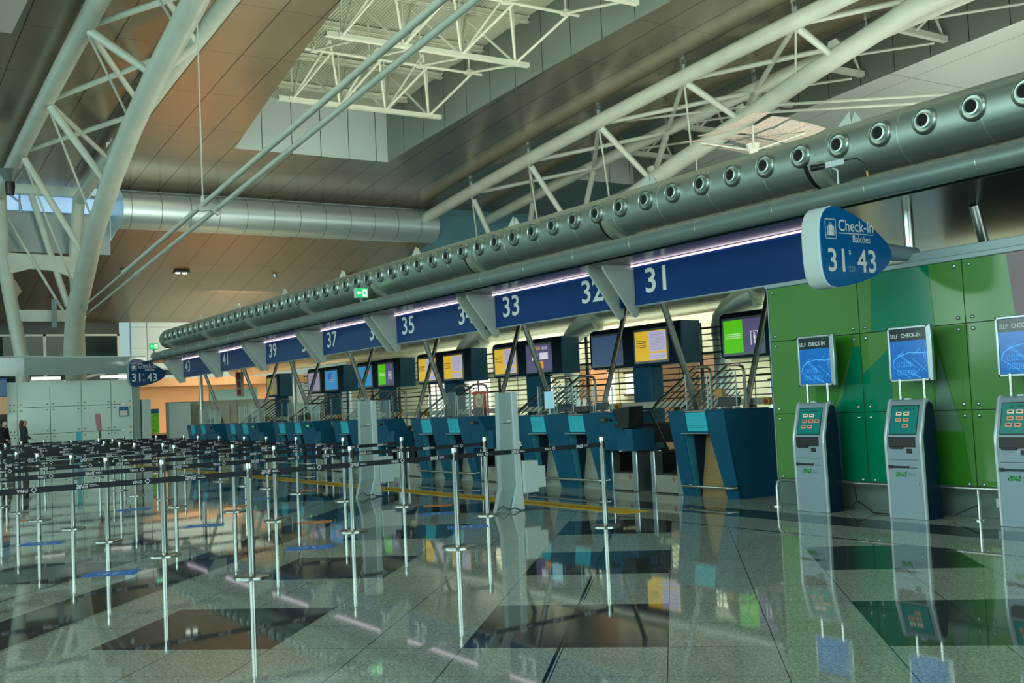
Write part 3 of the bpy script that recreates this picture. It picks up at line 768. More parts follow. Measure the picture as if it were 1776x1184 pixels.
# ------------------------------------------------------------------ check-in desks
def leg(mb, xa0, xa1, xb0, xb1, zt, yt0=0.0, yb0=.16, dp=.10):
    """tapered front leg: top edge xa0..xa1 at height zt, foot xb0..xb1"""
    mb.hexa([(xb0, yb0, 0), (xb1, yb0, 0), (xb1, yb0+dp, 0), (xb0, yb0+dp, 0)], [(xa0, yt0, zt), (xa1, yt0, zt), (xa1, yt0+dp, zt), (xa0, yt0+dp, zt)])
def front_parts(t, spans, xl, xr, last):
    """spans: (x of the opening's left edge, right edge) at the top; builds header, legs, recesses"""
    Y1 = .05   # front plane at the header bottom
    zt = .94
    m = MB(); m.hexa([(xl, Y1, zt), (xr, Y1, zt), (xr, .5, zt), (xl, .5, zt)], [(xl, 0, 1.25), (xr, 0, 1.25), (xr, .5, 1.25), (xl, .5, 1.25)]); m.build('fascia', NAVY, t)
    xs_ = [xl] + [v for s_ in spans for v in s_] + [xr]
    for k in range(0, len(xs_), 2):
        a, b = xs_[k], xs_[k+1]
        m = MB(); sl = .05 if k else 0.0
        endc = (k == len(xs_)-2)
        leg(m, a, b, a + sl*2.6, (b - .0 if endc else b + .02), zt, Y1, .22, .12)
        m.build('leg', NAVY, t)
    for s_ in spans:
        m = MB(); m.hexa([(s_[0]-.03, .30, 0), (s_[1]+.05, .30, 0), (s_[1]+.05, .33, 0), (s_[0]-.03, .33, 0)], [(s_[0]-.03, .42, zt), (s_[1]+.05, .42, zt), (s_[1]+.05, .45, zt), (s_[0]-.03, .45, zt)]); m.build('kick_panel', mat('kick_panel_orange_reflection', (.34,.23,.09), .4, .5, noise=.2, nscale=5, stretch=(1,1,12)) if last else KICK, t)  # desk 31 panel has an orange reflection put into its colour
        m = MB(); m.hexa([(s_[0]+.02, .23, 0), (s_[0]+.04, .23, 0), (s_[0]+.04, .32, 0), (s_[0]+.02, .32, 0)], [(s_[0]-.0, .07, zt), (s_[0]+.02, .07, zt), (s_[0]+.05, .20, zt), (s_[0]+.03, .20, zt)]); m.build('inner_cheek', TEALP, t)
        m = MB(); m.hexa([(s_[0]+.04, .30, 0), (s_[0]+.06, .30, 0), (s_[0]+.06, .32, 0), (s_[0]+.04, .32, 0)], [(s_[0]+.03, .20, zt), (s_[0]+.05, .20, zt), (s_[0]+.10, .42, zt), (s_[0]+.08, .42, zt)]); m.build('inner_side', NAVYD, t)  # shade of the recess put into this side's dark navy
        m = MB(); m.box(s_[0]-.02, s_[1]+.02, .02, .1, zt-.012, zt+.002); m.build('sill', GREY2, t)
        # cyan notice with handwriting
        a = s_[0] + .12; b = a + .42
        m = MB(); m.hexa([(a, .035, .965), (b, .035, .965), (b, .044, .965), (a, .044, .965)], [(a+.01, -.008, 1.235), (b, -.008, 1.235), (b, 0, 1.235), (a+.01, 0, 1.235)])
        p = m.build('notice', CYAN, t)
        m = MB()
        rnd = random.Random(int(a*100))
        for k in range(8):
            z = 1.21 - k*.028; y = -.009 + (1.235-z)*.16 - .002
            xx = a + .03
            while xx < b - .06:
                w = rnd.uniform(.02, .05); m.quad((xx, y, z), (xx+w, y, z+.003), (xx+w, y, z+.009), (xx, y, z+.006)); xx += w + .012
        m.build('writing', mat('faded_ink', (.01,.20,.30), .7), p)
def screen_panes(t, panes):
    for (x0, x1, y, z1) in panes:
        m = MB(); m.box(x0, x1, y-.004, y+.004, 1.27, z1); m.build('pane', GLASS, t)
        for xe in (x0, x1):
            m = MB(); m.box(xe-.005, xe+.005, y-.008, y+.008, 1.25, z1); m.build('pane_edge', mat('acrylic_edge', (.5,.68,.66), .3), t)
        for xe in (x0+.015, x1-.015):
            m = MB(); m.box(xe-.03, xe+.03, y-.05, y+.05, 1.268, 1.285); m.build('foot', GREY2, t)
def rail(t, x0, x1):
    m = MB(); m.tube([(x0+.05, .22, .17), (x0+.0, .12, .17), (x0+.06, .02, .17), (x1-.06, .02, .17), (x1, .12, .17), (x1-.05, .24, .17)], .022, 10); m.build('foot_rail', STEEL, t)

# desk 31, next to the green wall
Y0 = 10.66
def desk_single():
    t = thing('checkin_desk', 'single navy check-in desk below number 31, right against the green wall', 'check-in desk', (-12.25, Y0, 0))
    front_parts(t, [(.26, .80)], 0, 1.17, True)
    m = MB(); m.hexa([(1.17, .30, 0), (1.22, .24, 0), (1.22, 1.2, 0), (1.17, 1.2, 0)], [(1.12, .03, 1.25), (1.17, .0, 1.25), (1.17, 1.0, 1.25), (1.12, 1.0, 1.25)]); 
    m.build('side_panel', NAVY, t)
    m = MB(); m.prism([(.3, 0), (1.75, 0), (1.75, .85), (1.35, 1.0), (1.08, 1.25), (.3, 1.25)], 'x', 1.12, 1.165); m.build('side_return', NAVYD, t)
    m = MB(); m.box(0, 1.17, -.01, .9, 1.25, 1.268); m.build('worktop', NAVY, t, bevel=.006)
    m = MB(); m.box(.38, .82, -.014, .02, 1.248, 1.262); m.build('worktop_edge', mat('worn_copper_edge', (.55,.38,.28), .35, .8), t)
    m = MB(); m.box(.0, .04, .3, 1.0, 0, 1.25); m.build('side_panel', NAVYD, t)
    rail(t, .16, 1.2)
    return t
desk_single()
t = thing('acrylic_screen', 'clear acrylic hygiene screen on desk 31 with tinted reflections', 'screen', (-12.25, Y0, 0))
screen_panes(t, [(-.02, .45, .40, 1.80), (.45, .98, .46, 1.80)])
t_pr = []
def desk_pair():
    t = thing('checkin_desk', 'x', 'check-in desk', (-16.4, Y0, 0), 0, 'double check-in desks')
    front_parts(t, [(.34, .88), (1.48, 2.02)], 0, 2.4, False)
    m = MB(); m.hexa([(2.4, .10, .66), (3.22, .10, .66), (3.22, .6, .66), (2.4, .6, .66)], [(2.4, 0, 1.25), (2.82, 0, 1.25), (2.82, .5, 1.25), (2.4, .5, 1.25)])
    m.prism([(2.82, 1.25), (2.85, 1.18), (3.0, 1.0), (3.22, 1.0), (3.22, .66), (2.82, .66)], 'y', .06, .5); m.build('overhang', NAVY, t)
    pr_ = MB(); m = pr_; m.hexa([(2.84, .03, 1.02), (3.16, .03, 1.02), (3.2, .3, 1.02), (2.84, .3, 1.02)], [(2.80, .02, 1.32), (3.22, .02, 1.36), (3.22, .3, 1.36), (2.80, .3, 1.32)]); t_pr.append(pr_)
    m = MB(); m.box(0, 2.82, -.01, .9, 1.25, 1.268); m.build('worktop', NAVY, t, bevel=.006)
    for a in (.5, 1.62):
        m = MB(); m.box(a, a+.42, -.014, .02, 1.248, 1.262); m.build('worktop_edge', MATS['worn_copper_edge'], t)
    m = MB(); m.box(2.46, 2.66, -.006, .03, 1.125, 1.19); d = m.build('weight_display', BLACK, t)
    m = MB(); m.box(2.48, 2.61, -.010, -.006, 1.14, 1.175); m.build('display_digits', MATS['display_dim'], d)
    m = MB(); m.lathe([(.001, .0), (.022, .0), (.022, .02)], (2.77, .0, 1.15), (0, -1, 0), 12); m.build('socket', BLACK, t)
    m = MB(); m.box(0, .04, .3, 1.0, 0, 1.25); m.build('side_panel', NAVYD, t)
    rail(t, .2, 2.42)
    # agent's equipment
    return t
mat('display_dim', (.08,.10,.06), .4); mat('display_lit', (.02,.4,.08), .4, emit=(.05,.9,.2), estr=1.0)
d0 = desk_pair()
def monitor_back(t_label, x, y, rz, grp='agents monitors on the desks'):
    t = thing('desk_monitor', t_label, 'monitor', (x, y, 1.268), rz, grp)
    m = MB(); m.box(-.1, .1, -.07, .07, 0, .012); m.box(-.02, .02, .0, .02, .012, .16); m.build('stand', BLACK, t)
    m = MB(); m.hexa([(-.21, -.03, .03), (.21, -.03, .03), (.21, .0, .03), (-.21, .0, .03)], [(-.21, .01, .17), (.21, .01, .17), (.21, .04, .17), (-.21, .04, .17)]); m.build('screen_back', BLACK, t, bevel=.008)
mons = []
# scales / baggage conveyors between the desks
def scale():
    t = thing('baggage_scale', 'x', 'baggage scale', (0, 10.9, 0), 0, 'baggage scales between the desks')
    m = MB(); m.box(0, .10, 0, .16, 0, .655); m.build('upright', GREY2, t, bevel=.012)
    m = MB(); m.box(.60, .72, 0, .30, 0, .655); m.build('upright', GREY2, t, bevel=.012)
    m = MB(); m.box(.10, .60, .02, .08, .02, .29); p = m.build('front_plate', KICK, t, bevel=.004)
    m = MB(); m.lathe([(.028, 0), (.028, .003), (.018, .003)], (.51, .018, .235), (0, -1, 0), 14); m.quad((.485, .017, .19), (.535, .017, .19), (.535, .017, .2), (.485, .017, .2)); m.build('maker_mark', mat('dull_red_mark', (.30,.03,.02), .5), p)
    m = MB(); m.box(.10, .60, .02, 1.25, .285, .31); m.build('belt', RUBBER, t)
    m = MB(); m.box(.02, .70, .10, 1.25, 0, .02); m.box(.03, .07, .16, 1.25, .0, .62); m.box(.63, .67, .3, 1.25, 0, .62); m.build('side_cover', BLACK, t)
    return t
s0 = scale()
s0.location.x = -14.05; s0['label'] = 'stainless baggage scale below the right end of desk 33, between the front desks'
s1 = copy_tree(s0); s1.location.x = -13.0; s1['label'] = 'stainless baggage scale directly left of desk 31'
ordn = ['32 and 33', '34 and 35', '36 and 37', '38 and 39', '40 and 41', '42 and 43']
for i in range(6):
    d = d0 if i == 0 else copy_tree(d0)
    d.location.x = -16.4 - i*PER
    d['label'] = f'navy double check-in desk for counters {ordn[i]} with two cyan notices'
    if i > 0:
        for sx, wd in ((-14.05, 'left'), (-13.0, 'right')):
            if i < 4:
                c = copy_tree(s0); c.location.x = sx - i*PER; c['label'] = f'stainless baggage scale, {wd} one of the pair right of desk {ordn[i].split()[2]}'
    t = thing('acrylic_screen', f'clear acrylic hygiene screen standing on the desk for {ordn[i]}', 'screen', (-16.4 - i*PER, Y0, 0), 0, 'acrylic screens on double desks')
    screen_panes(t, [(.12, .62, .42, 1.78), (.62, 1.12, .48, 1.78), (1.3, 1.78, .42, 1.70), (1.78, 2.25, .46, 1.70)])
    monitor_back(f'black monitor at the left of the desk for {ordn[i]}', -15.75 - i*PER, Y0 + .62, .15)
    monitor_back(f'black monitor at the right of the desk for {ordn[i]}', -14.7 - i*PER, Y0 + .66, -.2)
t_pr[0].build('printer_recess', BLACK, d0)
for o_ in list(bpy.data.objects):
    if o_.name.startswith('display_digits') and o_.parent and o_.parent.parent and abs(o_.parent.parent.location.x + 16.4 + 3*PER) < .1 or (o_.name.startswith('display_digits') and o_.parent and o_.parent.parent and abs(o_.parent.parent.location.x + 16.4 + 4*PER) < .1):
        o_.data = o_.data.copy(); o_.data.materials[0] = MATS['display_lit']; o_['label'] = 'glowing green digits'
monitor_back('black monitor on desk 31', -11.6, Y0 + .62, .1)
# odds and ends on desk 31 and desk 33
t = thing('card_reader', 'small orange and silver desk gadget behind the screen of desk 31', 'desk gadget', (-11.85, Y0+.7, 1.268))
m = MB(); m.lathe([(.05, 0), (.05, .02), (.02, .03), (.02, .14)], n=12); m.build('stem', GREY2, t)
m = MB(); m.box(-.07, .07, -.05, .05, .14, .30); m.build('head', mat('orange_plastic', (.60,.26,.03), .35), t, bevel=.02)
t = thing('desk_poster', 'red poster with a round cream emblem propped on the desk for 34 and 35', 'poster', (-18.9, Y0+.75, 1.268))
m = MB(); m.box(-.26, .26, -.006, .006, .04, .50); p = m.build('board', mat('red_poster', (.55,.09,.05), .5, noise=.4, nscale=6), t)
m = MB(); m.lathe([(.001, .008), (.14, .008), (.14, 0)], (-.02, 0, .31), (0, -1, 0), 24); m.build('emblem', mat('cream_emblem', (.62,.48,.26), .5), p)
m = MB(); put_text(m, 'THANK', (-.11, -.010, .31), FX, FZ, .07, bold=.01, wx=.8); put_text(m, 'YOU', (-.07, -.010, .24), FX, FZ, .07, bold=.01, wx=.8); m.build('emblem_lettering', RED, p)
m = MB(); m.box(-.2, .2, -.04, .04, 0, .04); m.build('foot', BLACK, t)
t = thing('desk_notice', 'pale blue notice sheet in an upright holder on the left of desk 33', 'notice', (-15.75, Y0+.3, 1.268))
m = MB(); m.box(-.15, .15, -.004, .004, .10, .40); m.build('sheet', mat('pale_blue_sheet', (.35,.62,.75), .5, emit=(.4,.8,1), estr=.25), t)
m = MB(); m.lathe([(.07, 0), (.07, .01), (.01, .02), (.008, .1)], n=12); m.build('holder', GREY2, t)
for k, (x, lb) in enumerate(((-15.05, 'striped folded card'), (-14.88, 'second striped folded card'))):
    t = thing('tag_printer', f'dark ticket printer with white paper strips on desk 33, {"left" if k == 0 else "right"} one', 'printer', (x, Y0+.5, 1.268), .2, 'ticket printers on desk 33')
    m = MB(); m.box(-.09, .09, -.12, .12, 0, .12); m.build('printer_body', BLACK, t, bevel=.02)
    m = MB(); m.hexa([(-.05, -.09, .12), (.03, -.09, .12), (.03, -.07, .12), (-.05, -.07, .12)], [(.0, -.12, .26), (.08, -.12, .22), (.08, -.10, .22), (.0, -.10, .26)]); m.build('paper_strip', mat('paper_white', (.75,.75,.68), .7), t)

# ------------------------------------------------------------------ monitor housings over the desks
SCRF = mat('monitor_frame', (.33,.36,.40), .35, .5)
def scr(name, col, est=.9):
    return mat(name, tuple(c*.3 for c in col), .25, emit=col, estr=est)
S_YEL = scr('screen_yellow', (.85,.55,.04)); S_WHT = scr('screen_pale', (.62,.60,.85), .8); S_GRN = scr('screen_green', (.12,.72,.01), .8)
S_VIO = scr('screen_violet', (.12,.11,.24), .8); S_BLU = scr('screen_blue', (.04,.30,.62), .9); S_NAV = scr('screen_slate', (.06,.12,.24), .7); S_ORG = scr('screen_orange', (.85,.36,.05), .9)
S_TXT = scr('screen_text_dark', (.05,.04,.03), .5); S_LINE = scr('screen_line_white', (.8,.8,.9), .9); S_OLV = scr('screen_olive', (.42,.42,.05), .7); S_TAN = scr('screen_tan', (.35,.25,.22), .7)
def screen(t, x0, kind):
    w, h = 1.0, .62; y = -.012
    m = MB(); m.box(x0-.05, x0+w+.05, -.03, .0, .1-.05, .1+h+.05); f = m.build('monitor', SCRF, t, bevel=.006)
    def R_(a, b, c, d, mt, nm='screen_image', ly=0.0, par=f):
        m = MB(); yy = -.032 - ly; m.quad((x0+a*w, yy, .1+b*h), (x0+c*w, yy, .1+b*h), (x0+c*w, yy, .1+d*h), (x0+a*w, yy, .1+d*h)); return m.build(nm, mt, par)
    def lines(a, c, zs, mt, hh=.02, nm='screen_text'):
        m = MB()
        for z in zs: m.quad((x0+a*w, -.036, .1+z*h), (x0+c*w, -.036, .1+z*h), (x0+c*w, -.036, .1+(z+hh)*h), (x0+a*w, -.036, .1+(z+hh)*h))
        m.build(nm, mt, f)
    if kind == 'yellow':
        R_(0, 0, 1, 1, S_YEL); R_(.46, .30, .97, .97, S_WHT, 'timetable', .001); R_(.46, .03, .97, .24, S_WHT, 'timetable', .001)
        lines(.04, .36, (.66, .60, .52, .46), S_TXT); lines(.5, .94, [.36+.05*k for k in range(12)] + [.08, .14], mat('screen_grey_text', (.2,.2,.3), .5, emit=(.35,.33,.5), estr=.6), .012)
    elif kind == 'green':
        R_(0, 0, .5, 1, S_GRN); R_(.5, 0, 1, 1, S_VIO); lines(.05, .46, (.56, .50, .44), mat('screen_pale_green', (.3,.6,.2), .5, emit=(.55,.9,.4), estr=.8), .03)
        m = MB()
        bx = x0 + .70*w
        for a, b, c, d in ((0, .2, .02, .62), (.18, .2, .2, .62), (0, .6, .2, .62), (.085, .24, .115, .44), (.075, .40, .125, .50)):
            m.quad((bx+a, -.036, .1+b*h), (bx+c, -.036, .1+b*h), (bx+c, -.036, .1+d*h), (bx+a, -.036, .1+d*h))
        m.lathe([(.001, .001), (.02, .001), (.02, 0)], (bx+.1, -.036, .1+.54*h), (0, -1, 0), 12); m.build('person_pictogram', S_LINE, f)
    elif kind == 'dark': R_(0, 0, 1, 1, S_NAV)
    elif kind == 'kiosk':
        R_(0, 0, 1, 1, S_VIO); R_(.22, .42, .48, .68, S_LINE, 'panel_image', .001); R_(.55, .42, .9, .68, S_LINE, 'panel_image', .001); R_(.38, .08, .70, .36, S_ORG, 'panel_image', .001)
        m = MB(); put_text(m, 'CHECK-IN', (x0+.18, -.036, .1+.80*h), FX, FZ, .11, bold=.01, wx=.8); m.build('screen_text', S_YEL, f)
        m = MB(); put_text(m, 'KIOSK', (x0+.66, -.036, .1+.80*h), FX, FZ, .10, wx=.8); m.build('screen_text', S_LINE, f)
    elif kind == 'blue':
        R_(0, 0, 1, 1, S_BLU); R_(.25, .55, .6, .85, mat('screen_deep_blue', (.01,.08,.3), .4, emit=(.02,.15,.62), estr=.8), 'panel_image', .001); lines(.4, .7, (.7, .6, .5, .4), S_ORG, .03)
    elif kind == 'pale': R_(0, 0, 1, 1, scr('screen_lilac', (.40,.36,.48), .8)); lines(.1, .9, [.1+.07*k for k in range(11)], S_VIO, .01)
    elif kind == 'olive': R_(0, 0, 1, 1, S_OLV); R_(.62, 0, 1, 1, S_TAN, 'panel_image', .001)
    elif kind == 'pink': R_(0, 0, 1, 1, S_BLU); R_(.5, .6, .85, .8, scr('screen_pink', (.75,.15,.25)), 'panel_image', .001)
plan = [('green', 'green', 'green-and-violet screen, cut by the green wall'), ('dark', 'yellow', 'one blank slate screen and one yellow timetable screen'), ('yellow', 'kiosk', 'a yellow screen and a violet kiosk notice screen'),
        ('yellow', 'yellow', 'two yellow timetable screens'), ('pink', 'green', 'a blue screen and a green-and-violet screen'), ('pale', 'blue', 'a lilac text screen and a bright blue screen'), ('olive', None, 'a single olive and tan screen, farthest')]
for i, (a, b, lb) in enumerate(plan):
    x0 = -15.15 - i*PER
    wd = 3.04 if b else 1.35
    if not b: x0 += .0
    t = thing('monitor_housing', 'navy overhead monitor housing with ' + lb, 'monitor housing', (x0, 14.6, 2.14), 0, 'monitor housings over the desks')
    o = [(.0,.10),(.03,.03),(.10,0),(wd,0),(wd,.87),(.12,.87),(.04,.84),(0,.78)]
    m = MB(); m.prism(o, 'y', 0, .52); m.build('housing', NAVY, t, bevel=.02)
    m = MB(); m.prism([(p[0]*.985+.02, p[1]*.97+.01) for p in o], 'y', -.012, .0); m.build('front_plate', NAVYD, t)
    screen(t, .14, a)
    if b: screen(t, 1.62, b)
    cxp = 1.3 if b else .5
    m = MB(); m.box(cxp, cxp+.62, .12, .45, -2.14, 0); m.build('column', NAVY, t, bevel=.03)

# ------------------------------------------------------------------ baggage hall behind the desks
# long collecting conveyor
t = thing('collecting_conveyor', 'long low beige-sided baggage conveyor running behind the desks', 'conveyor', (-22, 13.9, 0))
m = MB(); m.box(-18, 12-.1, .0, .08, 1.27, 1.39); m.build('side_guard', mat('beige_conveyor_side', (.46,.44,.34), .5, noise=.1), t)
m = MB(); m.box(-18, 12, .12, .62, .95, .98); m.build('belt', RUBBER, t)
m = MB()
for k in range(16): m.box(-17.8+k*2, -17.7+k*2, .0, .08, 0, 1.27)
m.box(-18, 12, .0, .6, .6, .94); m.build('frame', BLACK, t)
for i in range(7):
    for dx in (-1.2, .45):
        x = -13.75 - i*PER + dx + (.0 if dx < 0 else 0)
        o = thing('emergency_stop', f'yellow emergency stop box on the conveyor side, {"left" if dx < 0 else "right"} of prop {i+1}', 'button box', (x, 13.86, 1.26), 0, 'yellow emergency stop boxes')
        m = MB(); m.box(-.06, .06, -.04, .04, .0, .13); m.build('box', YEL, o, bevel=.01)
        m = MB(); m.lathe([(.001, .03), (.035, .03), (.035, 0)], (0, -.04, .065), (0, -1, 0), 12); m.build('push_button', mat('red_button', (.35,.04,.02), .4), o)
# inclined feed conveyors with guard rails
def guard():
    t = thing('feed_conveyor_guard', 'x', 'guard rail', (0, 0, 0), 0, 'steel guard rails of the feed conveyors')
    m = MB(); m.tube([(0, 11.72, 1.22), (0, 11.85, 1.36), (0, 12.72, 1.93), (0, 12.80, 1.965), (0, 13.0, 1.965), (0, 13.10, 1.93), (0, 13.13, 1.84), (0, 13.13, .0)], .026, 10); m.build('frame', STEELD, t)
    m = MB()
    for k in range(1, 9):
        # slats parallel to the slope
        off = k*.085
        y1 = min(13.12, 12.80 + off*.35); z1 = 1.965 - off*1.0 + (y1-12.80)*.64
        y0 = 11.80 + off*.6; z0 = 1.33 - off*.75
        m.tube([(0, y0, z0), (0, y1, z1)], .010, 6)
    m.build('slats', STEELD, t)
    m = MB()
    m.tube([(0, 11.72, 1.22), (0, 12.1, .5), (0, 12.2, .0)], .022, 8); m.build('front_post', STEELD, t)
    return t
g0 = guard(); first = True
for i in range(6):
    for dx, wd in ((0, 'right'), (-.80, 'left')):
        g = g0 if first else copy_tree(g0); first = False
        g.location = (-13.1 - i*PER + dx, 0, 0)
        g['label'] = f'steel guard rail of the climbing feed conveyor, {wd} side, bay {["beside desk 31","beside desk 33","beside desk 35","beside desk 37","beside desk 39","beside desk 41"][i]}'
    t = thing('feed_conveyor', f'black inclined feed conveyor climbing behind the scales {["beside desk 31","beside desk 33","beside desk 35","beside desk 37","beside desk 39","beside desk 41"][i]}', 'conveyor', (-13.5 - i*PER, 12, 0), 0, 'inclined feed conveyors')
    m = MB(); m.hexa([(-.36, .6, .3), (-.0+.08, .6, .3), (.08, 1.75, .75), (-.36, 1.75, .75)], [(-.36, .6, .45), (.08, .6, .45), (.08, 1.75, .95), (-.36, 1.75, .95)]); m.build('belt_bed', RUBBER, t)
    m = MB(); m.box(-.3, -.25, .7, .78, 0, .35); m.box(.0, .05, .7, .78, 0, .35); m.box(-.3, -.25, 1.6, 1.68, 0, .7); m.box(.0, .05, 1.6, 1.68, 0, .7); m.build('legs', BLACK, t)
# slatted screen
for i in range(7):
    xa = -11.2 - i*PER
    t = thing('slatted_screen', f'dark horizontal bar screen behind the feed conveyors, {words[i]} bay from the green wall', 'screen', (xa, 16.2, 0), 0, 'slatted bar screens')
    m = MB()
    for k in range(13):
        z = 1.30 + k*.135
        m.tube([(-PER+.04, 0, z), (-.04, 0, z)], .013 if k % 4 else .026, 6)
    m.build('bars', BLACK, t)
    m = MB(); m.box(-.06, .0, -.03, .03, 0, 3.05); m.box(-PER/2-.03, -PER/2+.02, -.03, .03, 0, 3.05); m.build('posts', BLACK, t)
# unseen dark wall added to block the bright back wall from soffit reflections
m = MB(); m.box(-10.1, 12, 14.55, 14.7, 0, 3.42)
struct('wall_reflection_block', m, mat('dark_reflection_block', (.035,.045,.04), .5, 0), smooth=False)
# ducts behind
SILV = mat('bright_silver_duct', (.72,.74,.64), .28, .9, noise=.08, nscale=2, rvar=.05, stretch=(.3,6,6))
m = MB(); m.tube([(-51.5, 17.3, 3.85), (4, 17.3, 3.85)], .48, 32)
tag(m.build('main_duct', SILV), 'wide silver air duct running behind and above the monitor housings', 'air duct')
for i, x in enumerate((-17.35, -23.0, -28.7)):
    t = thing('duct_riser', 'pale round duct riser with a silver elbow, ' + ['nearest the green wall', 'middle of three', 'farthest of three'][i], 'air duct', (x, 16.75, 0), 0, 'duct risers')
    m = MB(); m.tube([(0, 0, 0), (0, 0, 2.75)], .19, 24); m.build('riser_pipe', mat('pale_riser', (.60,.70,.66), .3, .3), t)
    m = MB(); m.tube([(0, 0, 2.75), (0, 0, 2.95), (.06, .02, 3.12), (.22, .10, 3.30), (.45, .22, 3.45), (.75, .35, 3.55)], [.21, .21, .24, .27, .30, .33], 24); m.build('elbow', DUCT, t)
# back wall and what stands before it
BW = panel_mat('cream_back_panelling', (.60,.66,.50), .55, 0, 2.8, .4, .04, 0, 0, 0, axes=(0, 2), noise=.12)
m = MB(); m.box(-45, 12, 20.4, 20.6, 0, 2.6)
struct('wall_back', m, BW, smooth=False)
m = MB(); m.box(-45, 12, 20.2, 20.6, 2.6, 5.6)
struct('wall_back_upper', m, mat('pale_upper_wall', (.52,.55,.42), .4, .1, noise=.3, nscale=.7), smooth=False)
WINL = mat('lit_daylight_window', (.5,.75,.85), .3, emit=(.55,.88,1.0), estr=1.25)
WINW = mat('lit_warm_window', (.9,.9,.75), .3, emit=(1.0,.98,.82), estr=1.1)
for i, (x, w, z0, z1, mt, nm) in enumerate(((-19.4, 2.6, .6, 1.75, WINL, 'cool daylight window'), (-23.4, .6, .5, 2.4, WINL, 'narrow cool daylight window'), (-27.0, 1.2, 1.0, 2.3, WINW, 'warm lit window'), (-30.4, 1.3, 1.0, 2.3, WINW, 'warm lit window'), (-34.4, 1.4, 1.1, 2.4, WINW, 'warm lit window'), (-37.6, 1.4, 1.1, 2.4, WINW, 'warm lit window'), (-25.2, 1.0, 1.6, 2.2, WINW, 'small warm lit window'))):
    m = MB(); m.box(x, x+w, 20.34, 20.4, z0, z1)
    o = m.build(f'window_{i+4}', mt); o['kind'] = 'structure'
    m = MB(); m.box(x-.05, x+w+.05, 20.3, 20.38, z0-.06, z0); m.box(x-.05, x+w+.05, 20.3, 20.38, z1, z1+.06); m.box(x+w/2-.02, x+w/2+.02, 20.3, 20.38, z0, z1); m.build('window_frame', BLACK, o)
for i, (x, w, z1, col, lb) in enumerate(((-21.6, 1.5, 2.5, (.26,.15,.09), 'orange-brown cabinet'), (-16.7, .9, 2.3, (.03,.08,.10), 'dark blue cabinet'), (-14.2, 1.6, 2.2, (.10,.30,.55), 'blue cabinet'), (-25.9, .8, 2.4, (.55,.26,.12), 'second orange-brown cabinet'))):
    m = MB(); m.box(-w/2, w/2, -.3, .3, 0, z1); o = MB()
    t = thing('back_cabinet', f'{lb} standing far back behind the slatted screen', 'cabinet', (x, 19.6, 0)); m.build('body', mat(lb.replace(' ', '_')+'_paint', col, .5), t, bevel=.02)
    m = MB(); m.box(-w/2+.04, -.01, -.32, -.3, .08, z1-.06); m.build('door', mat(lb.replace(' ', '_')+'_paint', col, .5), t); m = MB(); m.box(.01, w/2-.04, -.32, -.3, .08, z1-.06); m.build('door', mat(lb.replace(' ', '_')+'_paint', col, .5), t)
for i in range(5):
    t = thing('ceiling_light', f'long strip light over the baggage hall, {words[i]} from the green wall', 'light', (-14.5 - i*5.5, 18.8, 4.7), 0, 'strip lights of the baggage hall')
    m = MB(); m.box(-1.3, 1.3, -.09, .09, 0, .08); m.build('housing', PALE, t); m = MB(); m.box(-1.25, 1.25, -.07, .07, -.02, 0); m.build('diffuser', mat('lit_diffuser', (.9,.9,.8), .5, emit=(1,.97,.8), estr=6), t)
    m = MB(); m.tube([(-1, 0, .08), (-1, 0, 8.0 if False else .9)], .01, 6); m.tube([(1, 0, .08), (1, 0, .9)], .01, 6); m.build('suspension', GREY, t)
m = MB(); m.box(-45, 12, 17.9, 20.6, 5.6, 5.75); struct('ceiling_back_hall', m, mat('back_hall_ceiling', (.5,.5,.42), .6), smooth=False)

# ------------------------------------------------------------------ far left: tiled wall, shop wall, glass screen
m = MB(); m.box(-44.3, -44.0, 11.9, 17.2, 0, 2.17)
struct('wall_tiled', m, panel_mat('grey_stone_tiles', (.34,.35,.29), .35, 0, 1.15, .2, .015, .55, .0, .012, axes=(1, 2), noise=.12), smooth=False)
m = MB(); m.box(-44.0, -43.6, 11.85, 12.7, 0, 2.12); struct('wall_tiled_return', m, panel_mat('pale_glass_return', (.40,.50,.50), .2, 0, 0, 0, 0, .72, .0, .012, axes=(0, 2), noise=.05) if False else PALE, smooth=False)
for i, (y0, y1) in enumerate(((13.1, 14.4), (15.2, 16.5))):
    m = MB(); m.box(-43.98, -43.94, y0, y1, .9, 2.0); tag(m.build('wall_glass_panel', mat('grey_glass_sheet', (.34,.40,.38), .12, 0, spec=.7)), f'{"left" if i == 0 else "right"} frameless grey glass sheet on the stone-tiled wall behind the last desks', 'glass panel')
m = MB(); m.box(-55.3, -55, 12.9, 20.4, 0, 3.1); struct('wall_shop', m, PEACH, smooth=False)
m = MB(); m.box(-55.2, -53.5, 12.9, 26, 3.1, 3.5); struct('ceiling_shop', m, mat('bronze_shop_fascia', (.36,.24,.14), .4, .4), smooth=False)
m = MB(); m.box(-54.99, -54.85, 17.0, 19.5, 2.3, 2.9); p = m.build('shop_sign', mat('teal_shop_sign', (.12,.34,.38), .5)); tag(p, 'teal shop sign on the peach wall behind the canopy', 'sign')
t = thing('standing_poster', 'green poster with a blue header in front of the peach wall', 'poster', (-48.85, 12.48, 0))
m = MB(); m.box(-.03, 0, -.34, .34, .92, 1.98); m.build('board', mat('poster_green', (.10,.42,.02), .5, noise=.5, nscale=5, emit=(.06,.30,.01), estr=.3), t)
m = MB(); m.box(-.03, .005, -.34, .34, 1.78, 1.98); m.build('header', CHECKB, t); m = MB(); m.box(-.25, .2, -.3, .3, 0, .05); m.box(-.05, -.03, -.04, .04, 0, .92); m.build('stand', BLACK, t)
t = thing('info_counter', 'low peach counter with a dark open front below the green poster', 'counter', (-49.6, 12.9, 0))
